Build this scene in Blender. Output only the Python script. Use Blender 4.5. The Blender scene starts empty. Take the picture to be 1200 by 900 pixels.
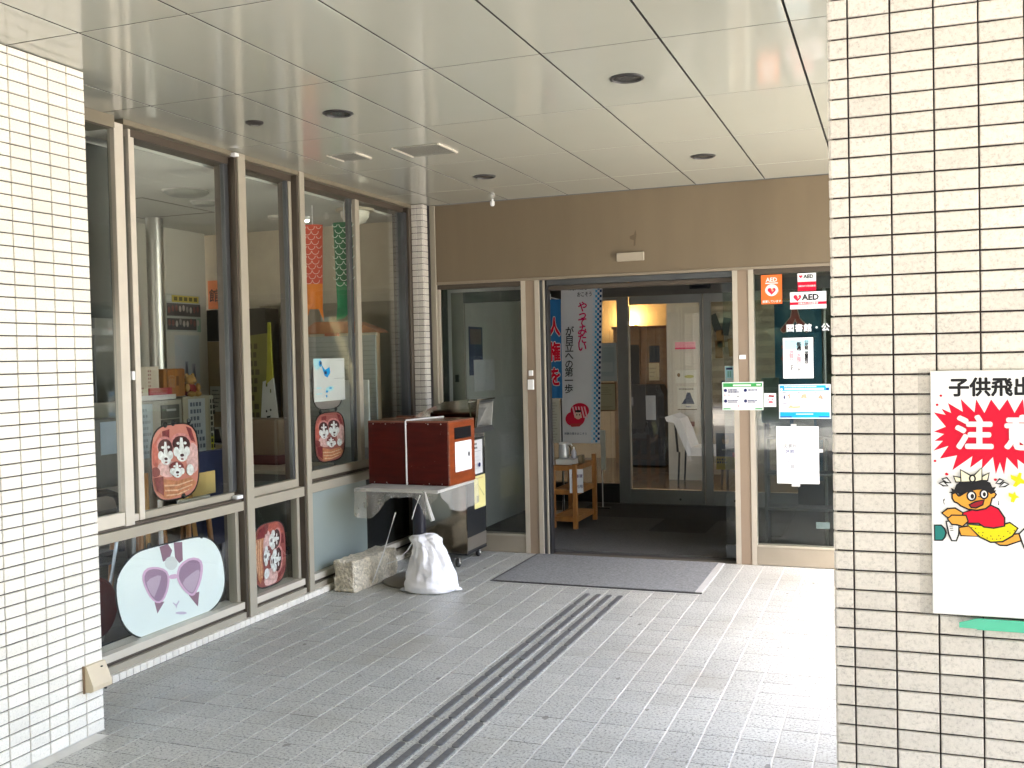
import bpy, bmesh, math, random
from mathutils import Vector, Matrix
R = math.radians
random.seed(7)
scene = bpy.context.scene
COL = scene.collection

# ------------------------------------------------------------------ camera
CAM_F, CAM_YAW, CAM_PITCH, CAM_ROLL, CAM_Z = 1184.94, 0.3604, 0.0263, -0.0215, 1.5746
_fw = Vector((-math.sin(CAM_YAW) * math.cos(CAM_PITCH), math.cos(CAM_YAW) * math.cos(CAM_PITCH), -math.sin(CAM_PITCH)))
_r0 = Vector((math.cos(CAM_YAW), math.sin(CAM_YAW), 0))
_u0 = _r0.cross(_fw)
_cr, _sr = math.cos(CAM_ROLL), math.sin(CAM_ROLL)
_r = _cr * _r0 + _sr * _u0
_u = -_sr * _r0 + _cr * _u0
cd = bpy.data.cameras.new('camera')
cd.sensor_width = 36.0
cd.lens = CAM_F / 1200 * 36
cd.clip_start, cd.clip_end = 0.05, 2000
cam = bpy.data.objects.new('camera', cd)
COL.objects.link(cam)
mw = Matrix((_r, _u, -_fw)).transposed().to_4x4()
mw.translation = Vector((0, 0, CAM_Z))
cam.matrix_world = mw
scene.camera = cam

def in_view(P):
    d = Vector(P) - Vector((0, 0, CAM_Z))
    z = d.dot(_fw)
    if z < 0.2:
        return None
    x, y = 600 + CAM_F * d.dot(_r) / z, 450 - CAM_F * d.dot(_u) / z
    return d.length if -15 < x < 1215 and -15 < y < 915 else None

# ------------------------------------------------------------------ light
SUN_EL, SUN_AZ = R(62), math.atan2(0.66, -0.75)
world = bpy.data.worlds.new('World')
scene.world = world
world.use_nodes = True
wn = world.node_tree.nodes
sky = wn.new('ShaderNodeTexSky')
sky.sky_type = 'NISHITA'
sky.sun_disc = False
sky.sun_elevation = SUN_EL
sky.sun_rotation = SUN_AZ
sky.air_density, sky.dust_density, sky.ozone_density = 0.9, 5.0, 0.8
wn['Background'].inputs['Strength'].default_value = 0.15
world.node_tree.links.new(sky.outputs[0], wn['Background'].inputs[0])
sl = bpy.data.lights.new('sun', 'SUN')
sl.energy, sl.angle, sl.color = 3.0, R(0.5), (1.0, 0.96, 0.9)
sun = bpy.data.objects.new('sun', sl)
COL.objects.link(sun)
sd = Vector((math.sin(SUN_AZ) * math.cos(SUN_EL), math.cos(SUN_AZ) * math.cos(SUN_EL), math.sin(SUN_EL)))
sun.rotation_euler = (-sd).to_track_quat('-Z', 'Y').to_euler()
sun.location = sd * 30
scene.view_settings.view_transform = 'Standard'
scene.view_settings.look = 'None'
scene.view_settings.exposure = 3.95
scene.view_settings.gamma = 1.0
scene.view_settings.use_curve_mapping = False
scene.cycles.use_denoising = True
scene.cycles.max_bounces = 10
scene.cycles.diffuse_bounces = 6
scene.cycles.glossy_bounces = 5
scene.cycles.transparent_max_bounces = 20
scene.cycles.caustics_reflective = False
scene.cycles.caustics_refractive = False

# ------------------------------------------------------------------ materials
_mats = {}
def new_mat(name):
    m = bpy.data.materials.new(name)
    m.use_nodes = True
    return m, m.node_tree.nodes, m.node_tree.links

def M(col, rough=0.5, metal=0.0, var=0.06, scale=8.0, bump=0.0, bscale=60.0, name=None, stretch=None, spec=0.5):
    key = (tuple(round(c, 4) for c in col), rough, metal, var, scale, bump, bscale, stretch, spec)
    if key in _mats:
        return _mats[key]
    m, n, l = new_mat(name or 'surface')
    b = n['Principled BSDF']
    b.inputs['Roughness'].default_value = rough
    b.inputs['Metallic'].default_value = metal
    b.inputs['Specular IOR Level'].default_value = spec
    tc = n.new('ShaderNodeTexCoord')
    src = tc.outputs['Object']
    if stretch:
        mp = n.new('ShaderNodeMapping')
        mp.inputs['Scale'].default_value = stretch
        l.new(src, mp.inputs['Vector'])
        src = mp.outputs[0]
    nz = n.new('ShaderNodeTexNoise')
    nz.inputs['Scale'].default_value = scale
    nz.inputs['Detail'].default_value = 5
    l.new(src, nz.inputs['Vector'])
    cr = n.new('ShaderNodeValToRGB')
    cr.color_ramp.elements[0].position, cr.color_ramp.elements[1].position = 0.25, 0.75
    cr.color_ramp.elements[0].color = tuple(max(0, c * (1 - var)) for c in col) + (1,)
    cr.color_ramp.elements[1].color = tuple(min(1, c * (1 + var)) for c in col) + (1,)
    l.new(nz.outputs['Fac'], cr.inputs['Fac'])
    l.new(cr.outputs[0], b.inputs['Base Color'])
    if bump:
        n2 = n.new('ShaderNodeTexNoise')
        n2.inputs['Scale'].default_value = bscale
        n2.inputs['Detail'].default_value = 4
        l.new(src, n2.inputs['Vector'])
        bp = n.new('ShaderNodeBump')
        bp.inputs['Strength'].default_value = bump
        bp.inputs['Distance'].default_value = 0.01
        l.new(n2.outputs['Fac'], bp.inputs['Height'])
        l.new(bp.outputs[0], b.inputs['Normal'])
    _mats[key] = m
    return m

def tile_mat(name, base, var, speck, speck_scale, rough, stain=None, hue=0.0, spec=0.5):
    """fired tile / granite: each piece its own tone, specks, soft stains"""
    m, n, l = new_mat(name)
    b = n['Principled BSDF']
    b.inputs['Specular IOR Level'].default_value = spec
    tc = n.new('ShaderNodeNewGeometry')
    oi = n.new('ShaderNodeObjectInfo')
    add = n.new('ShaderNodeMath'); add.operation = 'ADD'
    l.new(oi.outputs['Random'], add.inputs[0]); l.new(tc.outputs['Random Per Island'], add.inputs[1])
    fr = n.new('ShaderNodeMath'); fr.operation = 'FRACT'
    l.new(add.outputs[0], fr.inputs[0])
    mr = n.new('ShaderNodeMapRange')
    mr.inputs['To Min'].default_value, mr.inputs['To Max'].default_value = 1 - var, 1 + var
    l.new(fr.outputs[0], mr.inputs['Value'])
    nz = n.new('ShaderNodeTexNoise'); nz.inputs['Scale'].default_value = speck_scale; nz.inputs['Detail'].default_value = 3
    nz.inputs['Roughness'].default_value = 0.75
    l.new(tc.outputs['Position'], nz.inputs['Vector'])
    cr = n.new('ShaderNodeValToRGB')
    e = cr.color_ramp.elements
    e[0].position, e[1].position = (0.36, 0.60) if speck > 0.5 else (0.30, 0.62)
    e[0].color = tuple(c * (1 - speck) for c in base) + (1,)
    e[1].color = tuple(min(1, c * (1 + speck * 0.35)) for c in base) + (1,)
    k = e.new(0.45); k.color = tuple(base) + (1,)
    l.new(nz.outputs['Fac'], cr.inputs['Fac'])
    big = n.new('ShaderNodeTexNoise'); big.inputs['Scale'].default_value = 0.9; big.inputs['Detail'].default_value = 6
    l.new(tc.outputs['Position'], big.inputs['Vector'])
    mr2 = n.new('ShaderNodeMapRange')
    mr2.inputs['From Min'].default_value, mr2.inputs['From Max'].default_value = 0.3, 0.7
    mr2.inputs['To Min'].default_value, mr2.inputs['To Max'].default_value = 0.88, 1.08
    l.new(big.outputs['Fac'], mr2.inputs['Value'])
    mu = n.new('ShaderNodeMath'); mu.operation = 'MULTIPLY'
    l.new(mr.outputs[0], mu.inputs[0]); l.new(mr2.outputs[0], mu.inputs[1])
    mix = n.new('ShaderNodeVectorMath'); mix.operation = 'SCALE'
    l.new(cr.outputs[0], mix.inputs[0]); l.new(mu.outputs[0], mix.inputs['Scale'])
    out = mix.outputs[0]
    if stain:
        sn = n.new('ShaderNodeTexNoise'); sn.inputs['Scale'].default_value = 1.7; sn.inputs['Detail'].default_value = 7
        l.new(tc.outputs['Position'], sn.inputs['Vector'])
        sr = n.new('ShaderNodeMapRange')
        sr.inputs['From Min'].default_value, sr.inputs['From Max'].default_value = 0.55, 0.75
        sr.inputs['To Max'].default_value = 0.6
        l.new(sn.outputs['Fac'], sr.inputs['Value'])
        mx = n.new('ShaderNodeMix'); mx.data_type = 'RGBA'
        l.new(sr.outputs[0], mx.inputs['Factor']); l.new(out, mx.inputs['A'])
        mx.inputs['B'].default_value = tuple(stain) + (1,)
        out = mx.outputs['Result']
    l.new(out, b.inputs['Base Color'])
    rn = n.new('ShaderNodeMapRange')
    rn.inputs['To Min'].default_value, rn.inputs['To Max'].default_value = rough - 0.08, rough + 0.12
    l.new(big.outputs['Fac'], rn.inputs['Value'])
    l.new(rn.outputs[0], b.inputs['Roughness'])
    bp = n.new('ShaderNodeBump'); bp.inputs['Strength'].default_value = 0.12; bp.inputs['Distance'].default_value = 0.004
    l.new(nz.outputs['Fac'], bp.inputs['Height']); l.new(bp.outputs[0], b.inputs['Normal'])
    return m

def glass_mat(name, tint, base_refl=0.06, rough=0.0, gcol=(1, 1, 1)):
    m, n, l = new_mat(name)
    n.remove(n['Principled BSDF'])
    out = n['Material Output']
    tr = n.new('ShaderNodeBsdfTransparent'); tr.inputs[0].default_value = tuple(tint) + (1,)
    gl = n.new('ShaderNodeBsdfGlossy'); gl.inputs['Roughness'].default_value = rough
    gl.inputs['Color'].default_value = tuple(gcol) + (1,)
    lw = n.new('ShaderNodeLayerWeight'); lw.inputs['Blend'].default_value = 0.5
    pw = n.new('ShaderNodeMath'); pw.operation = 'POWER'; pw.inputs[1].default_value = 4.0
    l.new(lw.outputs['Facing'], pw.inputs[0])
    mr = n.new('ShaderNodeMapRange'); mr.inputs['To Min'].default_value = base_refl; mr.inputs['To Max'].default_value = 1.0
    l.new(pw.outputs[0], mr.inputs['Value'])
    mx = n.new('ShaderNodeMixShader')
    l.new(mr.outputs[0], mx.inputs[0]); l.new(tr.outputs[0], mx.inputs[1]); l.new(gl.outputs[0], mx.inputs[2])
    l.new(mx.outputs[0], out.inputs['Surface'])
    return m

def film_mat(name, col, opacity, rough=0.25):
    """thin clear plastic: partly see-through"""
    m, n, l = new_mat(name)
    b = n['Principled BSDF']
    b.inputs['Base Color'].default_value = tuple(col) + (1,)
    b.inputs['Roughness'].default_value = rough
    nz = n.new('ShaderNodeTexNoise'); nz.inputs['Scale'].default_value = 5; nz.inputs['Detail'].default_value = 3
    mr = n.new('ShaderNodeMapRange'); mr.inputs['From Min'].default_value, mr.inputs['From Max'].default_value = 0.35, 0.75
    mr.inputs['To Min'].default_value, mr.inputs['To Max'].default_value = opacity * 0.85, opacity * 1.15
    l.new(nz.outputs['Fac'], mr.inputs['Value']); l.new(mr.outputs[0], b.inputs['Alpha'])
    bp = n.new('ShaderNodeBump'); bp.inputs['Strength'].default_value = 0.25; bp.inputs['Distance'].default_value = 0.02
    l.new(nz.outputs['Fac'], bp.inputs['Height']); l.new(bp.outputs[0], b.inputs['Normal'])
    return m

def emit_mat(name, col, strength):
    m, n, l = new_mat(name)
    b = n['Principled BSDF']
    b.inputs['Base Color'].default_value = tuple(col) + (1,)
    b.inputs['Emission Color'].default_value = tuple(col) + (1,)
    b.inputs['Emission Strength'].default_value = strength
    return m

T_PILLAR = tile_mat('cream_pillar_tile', (0.60, 0.565, 0.51), 0.06, 0.28, 130, 0.42)
T_PILLAR_LIT = tile_mat('lit_pillar_tile', (0.74, 0.71, 0.635), 0.05, 0.18, 130, 0.36)  # same tile as the right pillar, with its brighter light put into the colour
T_CURB = tile_mat('white_curb_tile', (0.76, 0.72, 0.64), 0.06, 0.15, 130, 0.4)
T_FLOOR = tile_mat('grey_floor_tile', (0.372, 0.372, 0.345), 0.06, 0.80, 85, 0.40, stain=(0.27, 0.25, 0.205))
JOINT = M((0.024, 0.018, 0.019), 0.9, var=0.2, scale=20)
GROUT = M((0.62, 0.61, 0.57), 0.9, var=0.25, scale=6, bump=0.2)
ALU = M((0.36, 0.325, 0.255), 0.42, 0.1, var=0.04, scale=3, name='beige_aluminium')
ALU_DARK = M((0.075, 0.058, 0.042), 0.45, 0.2, var=0.06, name='bronze_aluminium')
ALU_LIGHT = M((0.60, 0.55, 0.46), 0.38, 0.1, var=0.04, name='light_beige_aluminium')
BROWN = M((0.165, 0.125, 0.078), 0.42, 0.1, var=0.10, scale=1.6, stretch=(2.5, 2.5, 0.35), name='brown_metal_panel')
BROWN2 = M((0.27, 0.20, 0.14), 0.4, 0.1, var=0.05, scale=2, name='brown_post_metal')
CEIL = M((0.35, 0.348, 0.297), 0.09, 0.0, var=0.02, scale=2, bump=0.006, bscale=1.6, name='gloss_ceiling_panel', spec=0.9)
BLACK = M((0.012, 0.012, 0.013), 0.5, var=0.2, name='black_plastic')
RUBBER = M((0.018, 0.018, 0.018), 0.75, var=0.3, bump=0.2)
WHITE = M((0.80, 0.80, 0.79), 0.5, var=0.02, name='white_paint')
PAPER = M((0.80, 0.80, 0.785), 0.8, var=0.02, name='paper')
STEEL = M((0.40, 0.36, 0.31), 0.09, 1.0, var=0.1, scale=2.0, bump=0.02, bscale=6, name='stainless_steel')
STEEL_D = M((0.10, 0.105, 0.11), 0.28, 0.6, var=0.1, name='dark_steel')
WOOD = M((0.36, 0.155, 0.04), 0.5, var=0.25, scale=9, stretch=(3, 3, 0.6), bump=0.06, name='orange_wood')
WALLW = M((0.50, 0.48, 0.42), 0.85, var=0.04, scale=3, name='room_wall_paint')
GLASS = glass_mat('window_glass', (0.94, 0.96, 0.945), 0.025)
GLASS_D = glass_mat('grey_door_glass', (0.87, 0.89, 0.88), 0.022)

# ------------------------------------------------------------------ mesh helpers
class MB:
    def __init__(s):
        s.v, s.f, s.m = [], [], []
    def add(s, verts, faces, mi=0):
        o = len(s.v)
        s.v += [tuple(p) for p in verts]
        s.f += [tuple(i + o for i in f) for f in faces]
        s.m += [mi] * len(faces)
        return s
    def box(s, x0, x1, y0, y1, z0, z1, mi=0, ch=0.0):
        if ch <= 0:
            vs = [(x, y, z) for z in (z0, z1) for y in (y0, y1) for x in (x0, x1)]
            return s.add(vs, [(0, 2, 3, 1), (4, 5, 7, 6), (0, 1, 5, 4), (2, 6, 7, 3), (0, 4, 6, 2), (1, 3, 7, 5)], mi)
        bm = bmesh.new()
        bmesh.ops.create_cube(bm, size=1)
        for v in bm.verts:
            v.co = Vector((x0 + (v.co.x + .5) * (x1 - x0), y0 + (v.co.y + .5) * (y1 - y0), z0 + (v.co.z + .5) * (z1 - z0)))
        bmesh.ops.bevel(bm, geom=bm.edges[:], offset=ch, segments=1, affect='EDGES')
        bm.verts.index_update()
        s.add([v.co[:] for v in bm.verts], [[v.index for v in f.verts] for f in bm.faces], mi)
        bm.free()
        return s
    def obox(s, c, ux, uy, uz, hx, hy, hz, mi=0):
        c, ux, uy, uz = Vector(c), Vector(ux), Vector(uy), Vector(uz)
        vs = [c + ux * hx * a + uy * hy * b + uz * hz * d for d in (-1, 1) for b in (-1, 1) for a in (-1, 1)]
        return s.add(vs, [(0, 2, 3, 1), (4, 5, 7, 6), (0, 1, 5, 4), (2, 6, 7, 3), (0, 4, 6, 2), (1, 3, 7, 5)], mi)
    def lathe(s, c, prof, n=20, axis='Z', mi=0):
        """prof: (radius, height) pairs, swept round axis through c"""
        vs, fs = [], []
        for r, h in prof:
            for i in range(n):
                a = 2 * math.pi * i / n
                p = (r * math.cos(a), r * math.sin(a), h)
                if axis == 'X':
                    p = (p[2], p[0], p[1])
                elif axis == 'Y':
                    p = (p[0], p[2], p[1])
                vs.append((c[0] + p[0], c[1] + p[1], c[2] + p[2]))
        for k in range(len(prof) - 1):
            for i in range(n):
                j = (i + 1) % n
                fs.append((k * n + i, k * n + j, (k + 1) * n + j, (k + 1) * n + i))
        fs.append(tuple(range(n))[::-1])
        fs.append(tuple(range((len(prof) - 1) * n, len(prof) * n)))
        return s.add(vs, fs, mi)
    def tube(s, pts, r, n=8, mi=0):
        pts = [Vector(p) for p in pts]
        rs = r if isinstance(r, (list, tuple)) else [r] * len(pts)
        vs, fs = [], []
        for k, p in enumerate(pts):
            t = (pts[min(k + 1, len(pts) - 1)] - pts[max(k - 1, 0)]).normalized()
            a = t.cross(Vector((0, 0, 1)) if abs(t.z) < 0.9 else Vector((1, 0, 0))).normalized()
            b = t.cross(a)
            for i in range(n):
                q = 2 * math.pi * i / n
                vs.append(p + (a * math.cos(q) + b * math.sin(q)) * rs[k])
        for k in range(len(pts) - 1):
            for i in range(n):
                j = (i + 1) % n
                fs.append((k * n + i, k * n + j, (k + 1) * n + j, (k + 1) * n + i))
        fs.append(tuple(range(n))[::-1])
        fs.append(tuple(range((len(pts) - 1) * n, len(pts) * n)))
        return s.add(vs, fs, mi)
    def prism(s, poly, axis, a0, a1, mi=0):
        def P(u, v, w):
            return (w, u, v) if axis == 'X' else (u, w, v) if axis == 'Y' else (u, v, w)
        n = len(poly)
        vs = [P(u, v, a0) for u, v in poly] + [P(u, v, a1) for u, v in poly]
        fs = [tuple(range(n)), tuple(range(2 * n - 1, n - 1, -1))] + [(i, i + n, (i + 1) % n + n, (i + 1) % n) for i in range(n)]
        return s.add(vs, fs, mi)
    def ball(s, c, rx, ry, rz, nu=14, nv=9, mi=0, jit=0.0):
        prof = []
        vs, fs = [], []
        for k in range(nv + 1):
            th = math.pi * k / nv
            for i in range(nu):
                a = 2 * math.pi * i / nu
                q = 1 + random.uniform(-jit, jit)
                vs.append((c[0] + rx * q * math.sin(th) * math.cos(a), c[1] + ry * q * math.sin(th) * math.sin(a), c[2] + rz * q * math.cos(th)))
        for k in range(nv):
            for i in range(nu):
                j = (i + 1) % nu
                fs.append((k * nu + i, (k + 1) * nu + i, (k + 1) * nu + j, k * nu + j))
        return s.add(vs, fs, mi)
    def mesh(s, name, mats, smooth=False):
        me = bpy.data.meshes.new(name)
        me.from_pydata(s.v, [], s.f)
        for m in (mats if isinstance(mats, (list, tuple)) else [mats]):
            me.materials.append(m)
        me.polygons.foreach_set('material_index', s.m)
        bm = bmesh.new(); bm.from_mesh(me)
        bmesh.ops.recalc_face_normals(bm, faces=bm.faces)
        bm.to_mesh(me); bm.free()
        if smooth:
            me.polygons.foreach_set('use_smooth', [True] * len(me.polygons))
            try:
                me.set_sharp_from_angle(angle=R(40))
            except Exception:
                pass
        me.update()
        return me
    def build(s, name, mats, parent=None, smooth=False, local=False):
        return put(name, s.mesh(name, mats, smooth), parent, local=local)

WM = {}
def put(name, me, parent=None, mat=None, local=False):
    """link a mesh; verts are in world space unless local or mat is given"""
    o = bpy.data.objects.new(name, me)
    COL.objects.link(o)
    w = mat if mat is not None else Matrix.Identity(4)
    if parent is not None:
        o.parent = parent
        if not local:
            o.matrix_parent_inverse = WM[parent.name].inverted()
        o.matrix_basis = w
        WM[o.name] = (WM[parent.name] @ w) if local else w
    else:
        o.matrix_basis = w
        WM[o.name] = w
    return o

def tag(o, label=None, cat=None, group=None, kind=None):
    for k, v in (('label', label), ('category', cat), ('group', group), ('kind', kind)):
        if v:
            o[k] = v
    return o

def thing(name, label, cat, loc, rz=0.0, group=None):
    o = bpy.data.objects.new(name, None)
    o.empty_display_size = 0.1
    COL.objects.link(o)
    w = Matrix.Translation(loc) @ Matrix.Rotation(rz, 4, 'Z')
    o.matrix_basis = w
    WM[o.name] = w
    return tag(o, label, cat, group)

def struct(name, loc=(0, 0, 0)):
    o = bpy.data.objects.new(name, None)
    COL.objects.link(o)
    WM[o.name] = Matrix.Translation(loc)
    o.matrix_basis = WM[o.name]
    o['kind'] = 'structure'
    return o

def bx(name, mat, parent, x0, x1, y0, y1, z0, z1, ch=0.0, kind=None):
    o = MB().box(x0, x1, y0, y1, z0, z1, 0, ch).build(name, mat, parent)
    if kind:
        o['kind'] = kind
    return o

# flat print: polygons lying on a face, each layer a hair above the one below
C = {'white': (.72, .72, .72), 'black': (.012, .012, .014), 'red': (.60, .004, .03), 'dred': (.28, .01, .02), 'skin': (.72, .33, .045), 'yel': (.70, .60, .01),
     'teal': (.02, .20, .18), 'cream': (.82, .78, .55), 'mauve': (.30, .16, .22), 'lens': (.36, .22, .33), 'lens2': (.55, .40, .52), 'pinkf': (.75, .47, .66), 'pale': (.62, .52, .66),
     'orange': (.80, .14, .015), 'heart': (.62, .015, .05), 'green': (.05, .30, .08), 'blue': (.01, .30, .72), 'navy': (.02, .03, .12), 'lblue': (.42, .72, .80), 'grey': (.35, .35, .36),
     'lgrey': (.58, .58, .58), 'pink': (.80, .32, .36), 'r1': (.20, .03, .035), 'r2': (.50, .12, .09), 'dk': (.07, .018, .018), 'dk2': (.22, .05, .05), 'pk': (.60, .24, .23), 'fur': (.70, .42, .40),
     'wh': (.84, .77, .75), 'bk': (.06, .015, .02), 'bsk': (.50, .20, .10), 'bsl': (.70, .42, .28), 'coral': (.68, .28, .22), 'tan': (.62, .45, .20)}
def cm(c, rough=0.55):
    if isinstance(c, str) and c in ('r1', 'r2', 'dk', 'dk2', 'pk', 'fur', 'wh', 'bsk', 'bsl'):
        return M(C[c], rough, var=0.35, scale=45, spec=0.2)      # mottled photo print
    return M(C[c] if isinstance(c, str) else c, rough, var=0.02, spec=0.2)

class Frame:
    def __init__(s, o, u, v):
        s.o, s.u, s.v = Vector(o), Vector(u).normalized(), Vector(v).normalized()
        s.n = s.u.cross(s.v)
    def p(s, a, b, h=0.0):
        return s.o + s.u * a + s.v * b + s.n * h
    def mat(s, a, b, h=0.0):
        m = Matrix((s.u, s.v, s.n)).transposed().to_4x4()
        m.translation = s.p(a, b, h)
        return m

def wall_frame(x, y, z):      # faces -Y
    return Frame((x, y, z), (1, 0, 0), (0, 0, 1))
def side_frame(x, y, z):      # faces +X
    return Frame((x, y, z), (0, 1, 0), (0, 0, 1))

def outline(poly, d):
    n, out = len(poly), []
    cx, cy = sum(p[0] for p in poly) / n, sum(p[1] for p in poly) / n
    area = sum(poly[i][0] * poly[(i + 1) % n][1] - poly[(i + 1) % n][0] * poly[i][1] for i in range(n))
    sg = 1 if area > 0 else -1
    for i in range(n):
        a, b, c = Vector(poly[i - 1]), Vector(poly[i]), Vector(poly[(i + 1) % n])
        e1, e2 = (b - a), (c - b)
        n1, n2 = Vector((e1.y, -e1.x)) * sg, Vector((e2.y, -e2.x)) * sg
        nn = n1.normalized() + n2.normalized()
        if nn.length < 1e-6:
            nn = n1
        nn.normalize()
        out.append((b.x + nn.x * d, b.y + nn.y * d))
    return out

def smooth_poly(poly, it=2):
    for _ in range(it):
        q = []
        for i in range(len(poly)):
            a, b = poly[i], poly[(i + 1) % len(poly)]
            q += [(a[0] * .75 + b[0] * .25, a[1] * .75 + b[1] * .25), (a[0] * .25 + b[0] * .75, a[1] * .25 + b[1] * .75)]
        poly = q
    return poly

def rect(u0, u1, v0, v1):
    return [(u0, v0), (u1, v0), (u1, v1), (u0, v1)]
def ell(cx, cy, rx, ry, n=18):
    return [(cx + rx * math.cos(2 * math.pi * i / n), cy + ry * math.sin(2 * math.pi * i / n)) for i in range(n)]
def rrect(u0, u1, v0, v1, r, n=6):
    out = []
    for cx, cy, a0 in ((u1 - r, v1 - r, 0), (u0 + r, v1 - r, 90), (u0 + r, v0 + r, 180), (u1 - r, v0 + r, 270)):
        for i in range(n + 1):
            a = R(a0 + 90 * i / n)
            out.append((cx + r * math.cos(a), cy + r * math.sin(a)))
    return out
def heart(cx, cy, s, n=24):
    out = []
    for i in range(n):
        t = 2 * math.pi * i / n
        out.append((cx + s * 16 * math.sin(t) ** 3 / 17, cy + s * (13 * math.cos(t) - 5 * math.cos(2 * t) - 2 * math.cos(3 * t) - math.cos(4 * t)) / 17))
    return out

def decal(parent, fr, layers, name='print', h0=0.0004, dh=0.00025):
    """layers: (colour, polygon), bottom first"""
    mb, mats, idx = MB(), [], {}
    for k, (c, poly) in enumerate(layers):
        m = cm(c)
        if m.name not in idx:
            idx[m.name] = len(mats); mats.append(m)
        mb.add([fr.p(a, b, h0 + dh * k) for a, b in poly], [tuple(range(len(poly)))], idx[m.name])
    me = bpy.data.meshes.new(name)
    me.from_pydata(mb.v, [], mb.f)
    for m in mats:
        me.materials.append(m)
    me.polygons.foreach_set('material_index', mb.m)
    me.update()
    return put(name, me, parent)

TEXTS = []
def text(parent, s, fr, u, v, size, col, bold=0.0, align='LEFT', vertical=False, space=1.0, h=0.0006, sx=1.0, name='lettering'):
    cu = bpy.data.curves.new('lettering', 'FONT')
    cu.body = '\n'.join(s) if vertical else s
    cu.size = size
    cu.align_x = 'CENTER' if vertical else align
    cu.resolution_u = 2
    if vertical:
        cu.space_line = space
    else:
        cu.space_character = space
    o = bpy.data.objects.new('lettering', cu)
    COL.objects.link(o)
    TEXTS.append((o, parent, fr.mat(u, v, h) @ Matrix.Diagonal((sx, 1, 1, 1)), cm(col), name, bold * size))

def finish_texts():
    bpy.context.view_layer.update()
    dg = bpy.context.evaluated_depsgraph_get()
    done = []
    for o, parent, mt, m, name, bd in TEXTS:
        me = bpy.data.meshes.new_from_object(o.evaluated_get(dg))
        me.name = name
        if bd > 0:                      # heavier strokes: the same outline laid again, nudged all round
            mb = MB()
            vs, fs = [v.co.copy() for v in me.vertices], [tuple(q.vertices) for q in me.polygons]
            for k in range(9):
                a_ = 2 * math.pi * k / 8
                d_ = Vector((0, 0, 0)) if k == 8 else Vector((bd * math.cos(a_), bd * math.sin(a_), 0.00003 * (k + 1)))
                mb.add([v + d_ for v in vs], fs)
            bpy.data.meshes.remove(me)
            me = bpy.data.meshes.new(name)
            me.from_pydata(mb.v, [], mb.f)
        me.transform(mt)
        me.materials.clear()
        me.materials.append(m)
        done.append((o, parent, me, name))
    for o, parent, me, name in done:
        cu = o.data
        bpy.data.objects.remove(o)
        bpy.data.curves.remove(cu)
        put(name, me, parent)

def dashes(u0, u1, v0, v1, rows, h, col, fill=0.8, seed=1):
    """small print too fine to read in the photo: broken strokes"""
    rnd = random.Random(seed)
    out = []
    for k in range(rows):
        v = v1 - (k + 0.5) * (v1 - v0) / rows
        u = u0
        end = u0 + (u1 - u0) * rnd.uniform(fill - 0.25, fill + 0.15)
        while u < min(end, u1):
            w = h * rnd.uniform(0.5, 1.0)
            out.append((col, rect(u, u + w, v - h / 2, v + h / 2)))
            u += w + h * rnd.uniform(0.25, 0.5)
    return out

# ------------------------------------------------------------------ tiles
def tile_mesh(w, h, t, ch, mat, name='tile', side=None):
    """front faces -Y; back open; chamfered edge"""
    mb = MB()
    a, b = w / 2, h / 2
    o = [(-a, 0, -b), (a, 0, -b), (a, 0, b), (-a, 0, b)]
    m_ = [(x, -t + ch, z) for x, _, z in o]
    i_ = [(x * (a - ch) / a, -t, z * (b - ch) / b) for x, _, z in o]
    mb.add(o + m_ + i_, [(8, 9, 10, 11)] + [(k, (k + 1) % 4, (k + 1) % 4 + 4, k + 4) for k in range(4)] + [(k + 4, (k + 1) % 4 + 4, (k + 1) % 4 + 8, k + 8) for k in range(4)])
    me = bpy.data.meshes.new(name)
    me.from_pydata(mb.v, [], mb.f)
    me.materials.append(mat)
    if side:
        me.materials.append(side)
        for k in ((1, 3) if mat is T_FLOOR else (1, 2, 3, 4)):
            me.polygons[k].material_index = 1
    me.update()
    return me

def lay_tiles(root, mats_list, mat, name, field, limit=300, side=None):
    """mats_list: (matrix, w, h, t, ch); the nearest in view become parts, the rest one stuff part"""
    cache, rank = {}, []
    for it in mats_list:
        d = in_view(it[0].translation)
        rank.append((d if d is not None else 1e6 + it[0].translation.length, it))
    rank.sort(key=lambda q: q[0])
    rest = MB()
    k = 0
    for d, (mt, w, h, t, ch) in rank:
        key = (round(w, 4), round(h, 4), t, ch)
        if key not in cache:
            cache[key] = tile_mesh(w, h, t, ch, mat, name, side)
        if d < 1e6 and k < limit:
            put(name, cache[key], root, mt)
            k += 1
        else:
            me = cache[key]
            rest.add([mt @ v.co for v in me.vertices], [tuple(p.vertices) for p in me.polygons])
            rest.m[-len(me.polygons):] = [p.material_index for p in me.polygons]
    if rest.v:
        me = bpy.data.meshes.new(field)
        me.from_pydata(rest.v, [], rest.f)
        me.materials.append(mat)
        if side:
            me.materials.append(side)
            me.polygons.foreach_set('material_index', rest.m)
        me.update()
        put(field, me, root)['kind'] = 'stuff'

def rot_face(face):
    return {'-Y': Matrix.Identity(4), '+X': Matrix.Rotation(R(90), 4, 'Z'), '-X': Matrix.Rotation(R(-90), 4, 'Z'), '+Y': Matrix.Rotation(R(180), 4, 'Z'),
            '+Z': Matrix.Rotation(R(-90), 4, 'X'), '-Z': Matrix.Rotation(R(90), 4, 'X')}[face]

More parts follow.
